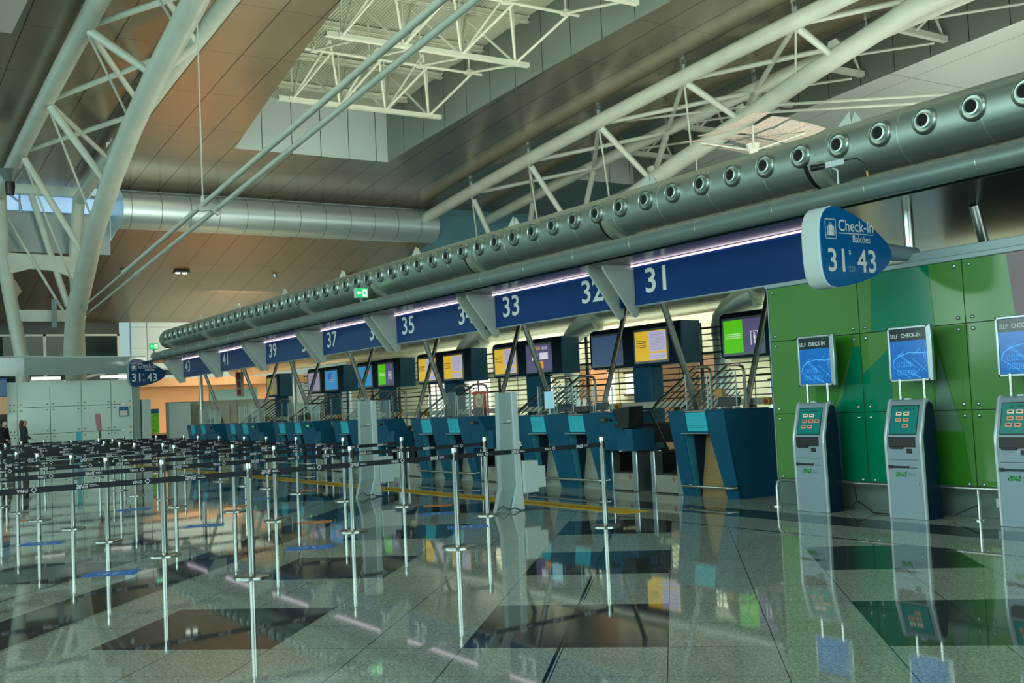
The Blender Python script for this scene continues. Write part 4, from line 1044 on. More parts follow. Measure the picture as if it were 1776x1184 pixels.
m = MB(); m.box(-.5, .5, -1.3, .9, .82, .9); m.build('top', mat('sand_laminate', (.60,.46,.28), .5), t); m = MB(); m.box(-.45, .4, -1.2, .8, 0, .82); m.build('body', mat('sand_laminate', (.6,.46,.28), .5), t); m = MB(); m.box(.401, .42, -.35, .8, .5, .8); m.build('open_front', BLACK, t)

# glass screen wall with its bolts
GS = mat('frosted_glass_panel', (.72,.88,.80), .08, 0, spec=.8, noise=.04, nscale=.4)
ys_ = [5.85, 6.2, 7.32, 8.42, 9.5, 10.3]
for i, (a, b) in enumerate(zip(ys_[:-1], ys_[1:])):
    t = thing('glass_screen_panel', f'tall pale frosted glass wall panel behind the queue, {["at the left edge","second from the left","third from the left","fourth from the left","fifth, carrying the small blue notice"][i]}', 'glass panel', (-43, (a+b)/2, 0), 0, 'frosted glass wall panels')
    h = (b-a)/2 - .012
    for z0, z1 in ((.05, 1.16), (1.18, 2.15), (2.17, 3.1)):
        m = MB(); m.box(-.03, 0, -h, h, z0, z1); m.build('pane', GS, t)
    m = MB()
    for z in (.25, 1.06, 1.28, 2.05, 2.27):
        for s in (-h+.1, h-.1): m.lathe([(.03, 0), (.03, .015), (.001, .02)], (0, s, z), (1, 0, 0), 10)
    m.build('bolts', mat('dull_bolt', (.22,.26,.25), .4, .6), t)
m = MB(); m.box(-43.2, -42.9, 10.32, 10.55, 0, 3.15); tag(m.build('screen_end_post', mat('grey_stone_post', (.30,.36,.34), .5)), 'grey square post closing the right end of the frosted glass wall', 'post')
m = MB(); m.box(-43.2, -42.9, 10.62, 10.95, 0, 2.3); tag(m.build('low_partition', PALE), 'low pale panel right of the glass wall end post', 'panel')
t = thing('wall_notice', 'small blue and white notice on the frosted glass wall', 'notice', (-42.96, 9.94, 1.69))
m = MB(); m.box(0, .02, -.17, .17, 0, .37); m.build('sheet', mat('notice_blue', (.03,.16,.36), .5), t); m = MB(); m.box(.02, .024, -.14, .14, .02, .22); m.build('white_part', mat('paper_white', (.75,.75,.68), .7), t)
t = thing('glass_balustrade_band', 'bolted grey glass fascia band above the frosted glass wall', 'glass fascia', (-41.6, 5.3, 3.3))
m = MB()
pp = [(.0, -.4), (0, .95), (-.05, 2.85), (-.05, 5.2)]
for (a, b) in zip(pp[:-1], pp[1:]):
    m.hexa([(a[0]-.04, a[1], 0), (a[0], a[1], 0), (b[0], b[1], -.04), (b[0]-.04, b[1], -.04)], [(a[0]-.04, a[1], .66), (a[0], a[1], .66), (b[0], b[1], .60), (b[0]-.04, b[1], .60)])
m.build('glass_band', mat('grey_glass_band', (.25,.33,.33), .1, 0, spec=.8, noise=.08, nscale=.6), t)
m = MB()
for k in range(9):
    for z in (.08, .52): m.lathe([(.02, 0), (.02, .015), (.001, .02)], (.0, .15+k*.58, z), (1, 0, 0), 8)
m.build('bolts', GREY2, t)
m = MB(); m.tube([(.0, -.4, .66), (0, .95, .66), (-.04, 2.85, .61), (-.04, 5.2, .60)], .02, 6); m.build('top_rim', PALE, t)
for i, (a, b) in enumerate(((6.6, 7.6), (9.0, 10.2))):
    m = MB(); m.tube([(-42.4, a, 3.2), (-42.4, b, 3.2)], .06, 10); tag(m.build('tube_light', mat('lit_tube_white', (.9,.9,.85), .4, emit=(.95,1,.9), estr=1.2)), f'white tube light under the glass fascia, {"left" if i == 0 else "right"} one', 'light', 'tube lights under the fascia')
m = MB(); m.box(-42.9, -42.7, 5.0, 5.82, 2.6, 3.26); tag(m.build('blue_wall_sign', CHECKB), 'dark blue sign cut by the left edge of the picture', 'sign')
m = MB(); m.box(-42.9, -42.72, 5.0, 5.84, 1.95, 2.58); tag(m.build('peach_wall_panel', PEACH), 'peach panel below the blue sign at the left edge', 'panel')
m = MB(); m.box(-36.3, -36.2, 12.15, 12.4, 2.15, 3.0); m.box(-36.26, -36.24, 12.2, 12.22, 3.0, 3.574); m.box(-36.26, -36.24, 12.33, 12.35, 3.0, 3.574); t = m.build('hanging_shop_sign', mat('grey_sign_board', (.45,.48,.40), .5)); tag(t, 'hanging sign with red squares behind the number 43 panel', 'sign')
m = MB()
for k in range(3): m.box(-36.19, -36.18, 12.16, 12.28, 2.2+k*.27, 2.42+k*.27)
m.build('red_squares', RED, t)
# pink flyer holder and cyan marker
t = thing('flyer_stand', 'pink and white flyer on a black clip above a queue post', 'sign', (-31.3, 6.6, 1.06))
m = MB(); m.tube([(0, 0, 0), (0, 0, .2)], .03, 8); m.build('clip', BLACK, t); m = MB(); m.hexa([(-.01, -.08, .2), (.0, -.08, .2), (.0, .06, .2), (-.01, .06, .2)], [(-.01, -.13, .68), (0, -.13, .68), (0, .02, .68), (-.01, .02, .68)]); p = m.build('sheet', mat('pink_flyer', (.45,.22,.24), .6, noise=.5, nscale=30), t)
t = thing('cyan_marker_post', 'cyan sticker panel standing behind the last queue lanes', 'marker', (-36, 6.95, 0))
m = MB(); m.box(-.02, .02, -.07, .07, .0, 1.22); m.build('panel', mat('cyan_acrylic', (.05,.42,.50), .2), t); m = MB(); m.box(-.12, .12, -.14, .14, 0, .03); m.build('foot', GREY, t)
m = MB(); m.box(-38.3, -37.7, 4.3, 5.6, .55, .6); m.box(-38.25, -37.75, 4.35, 5.55, 0, .55)
tag(m.build('dark_trolley_box', BLACK), 'low dark box by the two people at the far left', 'box')

# ------------------------------------------------------------------ green glass wall with its plinth, rail and cables
def green_mat(name, col): return mat(name, col, .10, 0, spec=.4, noise=.05, nscale=.7)
G1 = green_mat('olive_green_glass', (.090,.250,.060)); G2 = green_mat('teal_green_glass', (.0,.20,.10)); G3 = green_mat('vivid_green_glass', (.04,.21,.02)); G4 = green_mat('grey_green_glass', (.13,.23,.17)); GP = green_mat('plum_glass', (.11,.035,.06))
gw = thing('green_glass_wall', 'tall green glass partition with bolted panels behind the self check-in kiosks', 'glass partition', (-10.22, 10.77, 0))
xs_ = [0, 1.475, 2.93, 4.40, 5.87, 7.4]
rows = [(.30, 1.18), (1.19, 2.145), (2.155, 2.86)]
for i, (a, b) in enumerate(zip(xs_[:-1], xs_[1:])):
    for j, (z0, z1) in enumerate(rows):
        m = MB(); m.box(a+.006, b-.006, 0, .03, z0, z1)
        p = m.build('glass_panel', G1 if i < 3 else GP, gw)
        m = MB(); y = -.002
        lift = [y]
        def poly(pts, mt, nm='printed_shape', lift=lift):
            lift[0] -= .0015; yy = lift[0]
            k = MB(); k.add([(x, yy, z) for x, z in pts], [tuple(range(len(pts)))]); k.build(nm, mt, p)
        if j == 2 and i == 1: poly([(a+.17, z0), (a+1.06, z0), (a+1.02, z1), (a+.22, z1)], G2)
        if j == 2 and i == 2: poly([(a+.60, z0), (b-.008, z0), (b-.008, z1), (a+.54, z1)], GP)
        if j == 1 and i == 0: poly([(.98, z0), (b-.008, z0), (b-.008, z1-.15), (1.36, z1-.15), (1.15, z0+.2)], G2); poly([(.70, z0), (.98, z0), (1.36, z1-.15), (1.36, z1-.01), (.78, z1-.01)], G3)
        if j == 0 and i == 0: poly([(.62, z0), (.95, z0), (.92, z1), (.66, z1)], G3); poly([(.95, z0), (b-.008, z0), (b-.008, z1), (.92, z1)], G2)
        if j == 1 and i == 1: poly([(a+.008, z0), (a+.42, z0), (a+.42, z1-.2), (a+.008, z1-.5)], G2); poly([(a+1.0, z0), (a+1.25, z0), (a+1.06, z1-.02), (a+.9, z1-.02)], G3); poly([(a+1.0, z0), (b-.20, z0), (a+1.08, z1-.30)], G4)
        if j == 0 and i == 1: poly([(a+.008, z0), (a+.5, z0), (a+.5, z1), (a+.008, z1)], G2); poly([(a+.95, z1-.22), (b-.13, z1-.22), (b-.20, z1), (a+1.0, z1)], G4); poly([(a+.95, z0), (b-.05, z0), (b-.12, z1-.24), (a+.92, z1-.24)], G3)
        if j == 1 and i == 2: poly([(a+.66, z0), (b-.008, z0), (b-.008, z1), (a+.60, z1)], GP)
        bm_ = MB()
        for bx in (a+.09, b-.09):
            for bz in (z0+.06, z1-.06): bm_.lathe([(.022, 0), (.022, .012), (.012, .022), (.001, .024)], (bx, 0, bz), (0, -1, 0), 12)
        bm_.build('bolts', GREY2, p)
m = MB(); m.box(-.03, 7.4, -.03, .25, 2.862, 2.922); m.box(2.15, 7.4, .03, .25, 2.922, 3.03); m.build('coping', mat('pale_coping', (.33,.43,.44), .4, .1), gw, bevel=.01)
m = MB(); m.box(-.02, 0, .0, .05, .3, 2.87); m.build('edge_strip', GREY2, gw)
m = MB(); m.box(-.06, 7.4, -.0, .25, 0, .295); m.build('plinth', PLINTH, gw, bevel=.004)
m = MB(); m.box(-.02, 7.4, .05, .2, .295, 2.87); m.build('backing', BLACK, gw)
t = thing('kick_rail', 'low stainless tube rail in front of the green wall plinth', 'rail', (-10.0, 10.5, 0))
m = MB(); m.tube([(0, .0, 0), (0, 0, .25), (.03, 0, .32), (.1, 0, .345), (7.2, 0, .345)], .026, 12); m.build('tube', STEEL, t)
for x in (2.9, 5.8):
    m = MB(); m.tube([(x, 0, 0), (x, 0, .33)], .022, 10); m.lathe([(.06, 0), (.06, .01)], (x, 0, 0), n=14); m.build('post', STEEL, t)
m = MB(); m.lathe([(.07, 0), (.07, .012), (.001, .012)], (0, 0, 0), n=16); m.build('foot', STEEL, t)
m = MB(); m.tube([(-8.86, 10.62, .30), (-8.82, 10.6, .18), (-8.78, 10.55, .12), (-8.85, 10.5, .03), (-8.95, 10.48, .012)], .008, 6); m.tube([(-8.80, 10.57, .13), (-8.62, 10.5, .08), (-8.45, 10.44, .012), (-8.2, 10.42, .01)], .008, 6)
tag(m.build('power_cable', BLACK), 'black cables hanging between the first and second kiosk', 'cable')
m = MB(); m.tube([(-7.42, 10.45, .03), (-7.3, 10.55, .10), (-7.15, 10.6, .17)], .010, 6)
tag(m.build('power_cable', BLACK), 'black cable rising beside the second kiosk to a wall socket', 'cable')
m = MB(); m.box(-7.06, -7.0, 10.74, 10.77, .12, .22); tag(m.build('wall_socket', PALE, bevel=.005), 'small white wall socket on the granite plinth right of the second kiosk', 'socket')

# ------------------------------------------------------------------ the airport logo, drawn as strokes
def stroke_rects(mb, pts, w, P):
    for (a, b) in zip(pts[:-1], pts[1:]):
        dx, dy = b[0]-a[0], b[1]-a[1]; l = math.hypot(dx, dy) or 1; nx, ny = -dy/l*w/2, dx/l*w/2; ex, ey = dx/l*w*.35, dy/l*w*.35
        mb.add([P(a[0]-ex+nx, a[1]-ey+ny), P(a[0]-ex-nx, a[1]-ey-ny), P(b[0]+ex-nx, b[1]+ey-ny), P(b[0]+ex+nx, b[1]+ey+ny)], [(0,1,2,3)])
def ana(mb, P, s):
    Q = lambda x, y: P(x*s, y*s)
    w = .17
    stroke_rects(mb, [(.05,.85),(.55,.90),(.68,.75),(.66,.58),(.2,.42),(.08,.25),(.15,.08),(.62,.08),(.66,.55)], w, Q)
    stroke_rects(mb, [(.92,.05),(.98,.88)], w, Q); stroke_rects(mb, [(.98,.80),(1.2,.88),(1.4,.2),(1.62,.1),(1.70,.88)], w, Q)
    stroke_rects(mb, [(1.9,.85),(2.35,.90),(2.5,.75),(2.46,.58),(2.02,.42),(1.9,.25),(1.98,.08),(2.45,.08),(2.5,.5)], w, Q)
    stroke_rects(mb, [(2.45,.85),(2.72,1.10)], w*.8, Q)
def vinci(mb, o, ex, ey, s):
    put_text(mb, 'VINCI', o, ex, ey, s, bold=.02, wx=.95, res=1)
    O = Vector(o); ex = Vector(ex); ey = Vector(ey)
    P = lambda x, y: tuple(O + ex*x + ey*y)
    c = (3.75*s, .42*s); r = .62*s
    stroke_rects(mb, [(c[0]-r, c[1]), (c[0], c[1]+r)], .16*s, P); stroke_rects(mb, [(c[0], c[1]+r), (c[0]+r, c[1])], .16*s, P)
    stroke_rects(mb, [(c[0]+r, c[1]), (c[0], c[1]-r)], .16*s, P); stroke_rects(mb, [(c[0], c[1]-r), (c[0]-r, c[1])], .16*s, P)
LOGOG = mat('green_logo_print', (.05,.42,.04), .5); LOGOW = mat('white_logo_print', (.78,.82,.85), .6)

# ------------------------------------------------------------------ self check-in kiosks
POST = mat('poster_backlit_blue', (.005,.10,.34), .12, emit=(.004,.17,.62), estr=.5, noise=.2, nscale=4)
POSTD = mat('poster_dark_header', (.012,.03,.04), .1)
POSTL = mat('poster_pale_lines', (.1,.5,.9), .3, emit=(.10,.42,.85), estr=.6)
SCRG = mat('kiosk_screen_green', (.005,.10,.09), .12, emit=(.0,.16,.14), estr=.7)
SCRB = mat('kiosk_button_cream', (.5,.42,.3), .4, emit=(.75,.58,.38), estr=.55)
SCRB2 = mat('kiosk_button_brown', (.4,.2,.12), .4, emit=(.55,.27,.15), estr=.5)
def kiosk(x, lab, btn):
    t = thing('self_checkin_kiosk', lab, 'kiosk', (x, 10.22, 0), 0, 'self check-in kiosks')
    w = .235
    # profile (y, z): upright front, then leaning back to the screen
    pr = [(0, .0), (-.02, .80), (-.015, .92), (.09, 1.30), (.115, 1.325), (.155, 1.33), (.215, 1.29), (.25, 1.0), (.27, 0)]
    m = MB(); m.prism(pr, 'x', -w, w); m.build('cabinet', GREY, t, bevel=.006)
    m = MB(); m.prism([(.03, .0), (.01, .82), (.015, .93), (.12, 1.27), (.16, 1.30), (.21, 1.27), (.245, 1.0), (.265, 0)], 'x', w, w+.012); m.build('side_cover', NAVYD, t)
    for sx in (-w-.012, w-.02):
        m = MB(); q_ = [(-.015, .0), (-.035, .80), (-.03, .93), (.078, 1.31), (.11, 1.342), (.16, 1.335), (.14, 1.30), (.10, 1.28), (.02, .92), (.02, 0)]
        m.prism(q_, 'x', sx, sx+.032); m.build('edge_trim', mat('pale_trim', (.50,.58,.60), .25, .3) if sx < 0 else mat('pale_trim', (.50,.58,.60), .25, .3), t, bevel=.008)
    # a plane that leans back: u across, v up the slope
    def S(u, v, l=.004):   # v = 0 at z .93, 1 at z 1.30
        y = -.013 + (.09+.013)*v; z = .93 + .37*v
        return (u, y - l, z + l*.28)
    m = MB(); m.hexa([S(-.20, .02, 0), S(.20, .02, 0), S(.20, .02, -.004), S(-.20, .02, -.004)], [S(-.20, .97, 0), S(.20, .97, 0), S(.20, .97, -.004), S(-.20, .97, -.004)])
    m = MB(); m.quad(S(-.18, .05), S(.165, .05), S(.165, .88), S(-.18, .88)); sc_ = m.build('touch_screen', SCRG, t)
    m = MB(); m.quad(S(-.19, .02, .002), S(.175, .02, .002), S(.175, .91, .002), S(-.19, .91, .002)); m.build('screen_bezel', BLACK, t)
    def SX(u, v): return S(u, .05 + v*.83, .006)
    m = MB()
    vs, fs = text_geo('CHECK-IN', .032, .01, .9, 'LEFT', 1); m.add([SX(-.02+x_, .86+y_/.28) for x_, y_ in vs], fs); vs, fs = text_geo('SELF', .030, 0, .9, 'LEFT', 1); m.add([SX(-.10+x_, .86+y_/.28) for x_, y_ in vs], fs)
    m.build('screen_text', INK, sc_)
    for k, (u, v, bb) in enumerate(btn):
        m = MB(); m.quad(SX(u, v), SX(u+.075, v), SX(u+.075, v+.13), SX(u, v+.13)); m.build('screen_button', SCRB if bb else SCRB2, sc_)
        m = MB(); 
        P3 = lambda a, b_: tuple(Vector(SX(a, b_)) + Vector((0, -.002, 0)))
        m.quad(P3(u+.015, v+.05), P3(u+.06, v+.05), P3(u+.06, v+.09), P3(u+.015, v+.09)); m.build('button_mark', INK, sc_)
    m = MB(); m.box(-.195, .16, -.024, .05, .80, .915); m.build('printer_mouth', BLACK, t)
    m = MB(); m.box(-.16, .0, -.05, .0, .785, .81); m.build('paper_lip', BLACK, t, bevel=.004)
    m = MB(); m.box(.045, .11, -.032, -.0, .735, .785); m.build('card_reader', BLACK, t, bevel=.004)
    m = MB()
    for a in range(4):
        for b_ in range(3): m.box(-.02+a*.014, -.012+a*.014, -.0235, -.018, .74+b_*.014, .746+b_*.014)
    m.build('keypad_dots', GREY2, t)
    m = MB(); m.box(-.2, .175, -.0205, -.012, .658, .662); m.build('door_seam', INK, t)
    m = MB(); m.box(-.18, .06, -.045, .0, .572, .592); m.box(-.2, -.16, -.04, 0, .565, .60); m.build('ticket_tray', BLACK, t, bevel=.004)
    m = MB(); m.box(.08, .16, -.02, -.012, .570, .576); m.build('slot', INK, t)
    m = MB(); ana(m, lambda a, b_: (-.125+a, -.0195, .472+b_), .054); m.build('logo', LOGOG, t)
    m = MB(); put_text(m, 'Aeroportos', (.04, -.0195, .50), FX, FZ, .020, res=1); put_text(m, 'de Portugal', (.04, -.0195, .478), FX, FZ, .020, res=1); m.build('logo_lettering', mat('grey_print', (.10,.18,.17), .6), t)
    m = MB(); m.lathe([(.012, 0), (.012, .006), (.001, .007)], (.155, -.014, .40), (0, -1, 0), 12); m.build('door_lock', GREY2, t)
    m = MB(); m.box(-.03, .03, .10, .14, 1.325, 1.345); m.build('top_sensor', PALE, t)
    # poster frame on two rods
    for u in (-.15, .17):
        m = MB(); m.tube([(u, .19, 1.24), (u, .19, 1.56)], .018, 10); m.build('poster_rod', STEEL, t)
    f = MB(); x0, x1, z0, z1 = -.29, .255, 1.53, 2.16
    f.box(x0, x1, .20, .24, z0, z0+.03); f.box(x0, x1, .20, .24, z1-.03, z1); f.box(x0, x0+.028, .20, .24, z0, z1); f.box(x1-.03, x1+.035, .20, .25, z0, z1)
    fr_ = f.build('poster_frame', GREY2, t, bevel=.006)
    m = MB(); m.box(x0+.028, x1-.03, .212, .216, z0+.03, z1-.03-.135); m.build('poster_image', POST, fr_)
    m = MB(); m.box(x0+.028, x1-.03, .212, .216, z1-.165, z1-.03); hd = m.build('poster_header', POSTD, fr_)
    m = MB(); m.box(x0, x1, .217, .235, z0, z1); m.build('back_plate', GREY, fr_)
    m = MB(); put_text(m, 'CHECK-IN', (x0+.18, .210, z1-.128), FX, FZ, .066, bold=.022, wx=.86); m.build('poster_lettering', LETTER, hd); m = MB(); put_text(m, 'SELF', (x0+.035, .210, z1-.128), FX, FZ, .066, wx=.84); m.build('poster_lettering', LETTER, hd)
    m = MB(); ana(m, lambda a, b_: (.10+a, .210, z1-.058+b_), .018); m.build('poster_logo', LOGOG, hd)
    rnd = random.Random(5); m = MB(); P = lambda a, b_: (x0+.03+a, .2105, z0+.03+b_)
    for k in range(13):
        a = rnd.uniform(0, .46); b_ = rnd.uniform(.02, .3); l = rnd.uniform(.1, .3); d = 1 if k % 2 else -1
        e = (min(max(a+l*.8, .0), .48), min(max(b_+d*l*.6, .01), .42)); stroke_rects(m, [(a, b_), e], .0035, P)
    stroke_rects(m, [(.02, .16), (.04, .22), (.12, .27), (.25, .30), (.4, .285), (.48, .29)], .007, P)
    for k in range(9):
        a = .08 + .05*(k % 5); b_ = .05 + .09*(k//5)
        stroke_rects(m, [(a, b_), (a+.03, b_), (a+.03, b_+.05), (a, b_+.05), (a, b_)], .003, P)
    m.build('poster_map_lines', POSTL, fr_)
    return t
b1 = [(-.12,.66,1),(-.02,.66,1),(-.12,.44,0),(-.02,.44,0),(.07,.44,0),(-.13,.22,0),(-.03,.22,0)]
kiosk(-9.16, 'grey self check-in kiosk with blue map poster, leftmost, beside the granite plinth end', b1)
kiosk(-7.79, 'grey self check-in kiosk with blue map poster, middle of three at the green wall', b1[:4] + [(-.02,.22,0)])
kiosk(-6.43, 'grey self check-in kiosk cut by the right edge of the picture', b1)

# ------------------------------------------------------------------ baggage gauge columns
def gauge(x, y, lab):
    t = thing('baggage_gauge', lab, 'column', (x, y, 0), 0, 'folded grey metal columns with white boxes')
    c = mat('pale_grey_gauge', (.33,.42,.42), .45, 0, noise=.04, nscale=3)
    m = MB()
    # rear web and two flanks of a folded sheet column, flaring at the foot
    m.hexa([(-.05, -.14, .30), (.05, -.14, .30), (.05, .10, .30), (-.05, .10, .30)], [(-.05, -.12, 1.65), (.05, -.12, 1.65), (.05, .08, 1.65), (-.05, .08, 1.65)])
    m.hexa([(-.10, -.20, .0), (-.02, -.20, .0), (-.02, .04, .0), (-.10, .04, .0)], [(-.05, -.14, .32), (.05, -.14, .32), (.05, .10, .32), (-.05, .10, .32)])
    m.build('column_sheet', c, t)
    m = MB(); m.prism([(.02, 0), (.22, 0), (.19, .30), (.17, 1.65), (.08, 1.66), (.10, .35), (.02, .06)], 'x', .03, .075); m.build('flank', PALE, t, bevel=.004)
    m = MB(); m.box(.05, .056, -.13, .06, 1.22, 1.225); m.build('fold_line', INK, t)
    m = MB(); m.box(.05, .062, .0, .05, 1.235, 1.262); m.build('latch', LETTER, t)
    m = MB(); m.box(-.12, .12, .20, .44, .24, .68); m.build('white_box', PALE, t, bevel=.004)
    m = MB(); m.box(-.10, .12, .44, .56, .30, .60); m.build('white_box', PALE, t, bevel=.004)
    m = MB(); m.tube([(.04, -.22, .03), (.08, -.15, .09), (.08, -.05, .03), (.09, .03, .05), (.10, .12, .012), (.12, .3, .01), (.15, .5, .01)], .008, 6); m.build('cable', mat('dark_teal_cable', (.02,.06,.07), .5), t)
gauge(-12.72, 8.08, 'tall folded grey baggage gauge column with white box, nearer one')
gauge(-17.05, 7.98, 'tall folded grey baggage gauge column with white box, farther one')

# ------------------------------------------------------------------ floor markings
TAPE = mat('yellow_floor_tape', (.72,.44,.008), .5, noise=.15, nscale=6)
t = thing('floor_tape', 'long yellow floor tape with black waiting-line lettering in front of the desks', 'floor marking', (-11.0, 8.98, 0))
m = MB(); m.box(-30, 0, -.20, .19, .001, .004); m.build('tape', TAPE, t)
m = MB()
for k in range(10): put_text(m, 'AGUARDE AQUI A SUA VEZ   PLEASE WAIT HERE', (-2.95 - k*3.0, -.09, .0055), (1, 0, 0), (0, 1, 0), .16, wx=.68, res=1)
m.build('tape_lettering', mat('tape_ink', (.08,.06,.01), .6), t)
STB = mat('blue_floor_sticker', (.04,.20,.70), .5, noise=.2, nscale=9); STO = mat('orange_floor_sticker', (.75,.25,.04), .5, noise=.2, nscale=5)
STW = mat('sticker_white_print', (.35,.50,.68), .4)
blues = [(-11.25, 2.45), (-11.4, 4.6), (-11.6, 6.75), (-14.85, 2.4), (-15.0, 4.52), (-18.9, 4.5), (-13.4, 7.3), (-18.8, 6.6)]
for i, (x, y) in enumerate(blues):
    t = thing('floor_sticker', f'blue floor sticker {["in the first queue lane, leftmost","in the first queue lane, near the second post","in the first queue lane, before the nearer gauge column","in the second queue lane, leftmost","in the middle of the second queue lane","in the middle of the fourth queue lane","in front of the desks behind the first queue lane","in the fourth queue lane, near the desks"][i]}', 'floor sticker', (x, y, 0), 1.1, 'blue floor stickers')
    m = MB(); m.box(-.25, .25, -.17, .17, .001, .003); m.build('sticker', STB, t)
    m = MB(); m.lathe([(.05, .0035), (.065, .0035)], (-.08, .03, 0), n=12)
    for fx in (-.05, .04): m.add([(fx-.02, -.1, .0036), (fx+.02, -.1, .0036), (fx+.02, .06, .0036), (fx-.02, .06, .0036)], [(0,1,2,3)])
    m.add([(.10, -.02, .0036), (.19, -.02, .0036), (.19, .0, .0036), (.10, .0, .0036)], [(0,1,2,3)]); m.build('sticker_print', STW, t)
for i, (x, y) in enumerate([(-13.95, 5.72), (-14.45, 7.9), (-18.6, 2.9), (-17.7, 5.9), (-19.8, 8.0)]):
    m = MB(); m.box(-.22, .22, -.13, .13, .001, .003); o = m.build('floor_sticker', STO); o.location = (x, y, 0); o.rotation_euler = (0, 0, 1.0)
    tag(o, f'orange floor sticker, {["near the first post row middle","before the nearer gauge column","far left behind the post bases","between the third and fourth post rows","behind the farther gauge column"][i]}', 'floor sticker', 'orange floor stickers')

# ------------------------------------------------------------------ queue posts with their belts
POSTM = mat('polished_steel_post', (.40,.44,.42), .20, 1, noise=.04, nscale=6)
H = 1.055
def belt_mesh(L, seed):
    m = MB(); m.box(-.002, .002, .03, L-.03, .935, .985)
    m.cur = 1
    y = .12 + (seed % 3)*.17; k = seed
    while y < L - .22:
        if k % 2: vinci(m, (.0035, y, .947), GY, FZ, .035)
        else:
            ana(m, lambda a, b_, y=y: (.0035, y+a, .942+b_), .036)
            m.quad((.0035, y+.11, .966), (.0035, y+.17, .966), (.0035, y+.17, .970), (.0035, y+.11, .970)); m.quad((.0035, y+.11, .954), (.0035, y+.185, .954), (.0035, y+.185, .958), (.0035, y+.11, .958))
        y += .47; k += 1
    return m.mesh('belt', [BELT, LOGOW])
_bm = {}
def post(x, y, lab, nxt=None):
    """queue post at x, y; nxt: where its belt is clipped"""
    t = thing('queue_post', lab, 'queue post', (x, y, 0), 0, 'polished queue posts')
    for nm, me in PM: 
        o = bpy.data.objects.new(nm, me); COL.objects.link(o); o.parent = t
    if nxt:
        dx, dy = nxt[0]-x, nxt[1]-y; L = math.hypot(dx, dy); key = round(L, 1)
        if key not in _bm: _bm[key] = [belt_mesh(L, s) for s in range(3)]
        a = -math.atan2(dx, dy)
        o = bpy.data.objects.new('belt', _bm[key][random.randint(0, 2)]); COL.objects.link(o); o.parent = t; o.rotation_euler = (0, 0, a)
def pm():
    out = []
    m = MB(); m.lathe([(.032, .02), (.032, H-.13)], n=20); out.append(('tube', m.mesh('tube', POSTM)))
    m = MB(); m.lathe([(.033, H-.13), (.034, H-.12), (.034, H-.02), (.031, H-.004), (.024, H), (.001, H)], n=20); out.append(('head', m.mesh('head', POSTM)))
    m = MB(); m.lathe([(.175, 0), (.175, .012), (.165, .018), (.04, .022), (.036, .03), (.001, .03)], n=36); out.append(('base', m.mesh('base', POSTM)))
    m = MB()
    m.box(.028, .037, -.014, .014, .915, 1.005); m.box(-.014, .014, .028, .037, .925, .995); m.box(-.014, .014, -.037, -.028, .925, .995)
    out.append(('belt_slot', m.mesh('belt_slot', BLACK)))
    return out
PM = pm()
lanes = {
 0: [(-9.75, 1.1), (-9.86, 3.40), (-10.01, 5.70), (-10.16, 7.79)],
 1: [(-12.1, 1.0), (-12.19, 3.22), (-12.45, 5.60), (-12.57, 7.64)],
 2: [(-14.2, .9), (-14.35, 3.09), (-14.69, 5.44), (-14.91, 7.57)],
 3: [(-16.4, .8), (-16.50, 3.08), (-16.76, 5.53), (-16.77, 7.42)],
 4: [(-18.4, .8), (-18.52, 2.95), (-18.70, 5.15), (-19.20, 7.55)],
 5: [(-20.4, .8), (-20.51, 2.93), (-20.65, 5.48), (-21.15, 7.68)],
 6: [(-22.3, 2.9), (-22.4, 5.38), (-22.55, 7.70)],
 7: [(-24.4, 3.0), (-24.45, 5.56), (-24.8, 7.87)],
 8: [(-26.8, 3.2), (-26.6, 5.7), (-26.9, 8.0)],
 9: [(-29.0, 3.9), (-28.9, 6.40), (-28.9, 8.22)],
 10: [(-31.6, 4.24), (-31.2, 5.83), (-31.0, 6.5), (-31.2, 8.1)],
 11: [(-34.2, 5.02), (-34.6, 5.7), (-34.0, 7.85)],
}
rown = ['first', 'second', 'third', 'fourth']
lanen = ['first', 'second', 'third', 'fourth', 'fifth', 'sixth', 'seventh', 'eighth', 'ninth', 'tenth', 'eleventh', 'twelfth']
for k, L in lanes.items():
    for j, (x, y) in enumerate(L):
        nxt = L[j+1] if j+1 < len(L) else None
        post(x, y, f'polished queue post, {rown[j]} from the left of the {lanen[k]} belt line from the camera', nxt)

# ------------------------------------------------------------------ two travellers far back on the left
def skin_body(name, pts, edges, rad, m, parent, sub=2):
    me = bpy.data.meshes.new(name); me.from_pydata(pts, edges, []); me.materials.append(m)
    o = bpy.data.objects.new(name, me); COL.objects.link(o)
    if parent is not None: o.parent = parent
    md = o.modifiers.new('skin', 'SKIN'); md.use_smooth_shade = True
    sv = me.skin_vertices[0] if me.skin_vertices else None
    if sv is None:
        me.attributes  # skin layer is made with the modifier
    if not me.skin_vertices:
        bm = bmesh.new(); bm.from_mesh(me); bm.verts.layers.skin.verify(); bm.to_mesh(me); bm.free()
    for i, r_ in enumerate(rad):
        s_ = me.skin_vertices[0].data[i]; s_.radius = (r_[0], r_[1]) if isinstance(r_, tuple) else (r_, r_); s_.use_root = (i == 0)
    sb = o.modifiers.new('sub', 'SUBSURF'); sb.levels = sub; sb.render_levels = sub
    return o
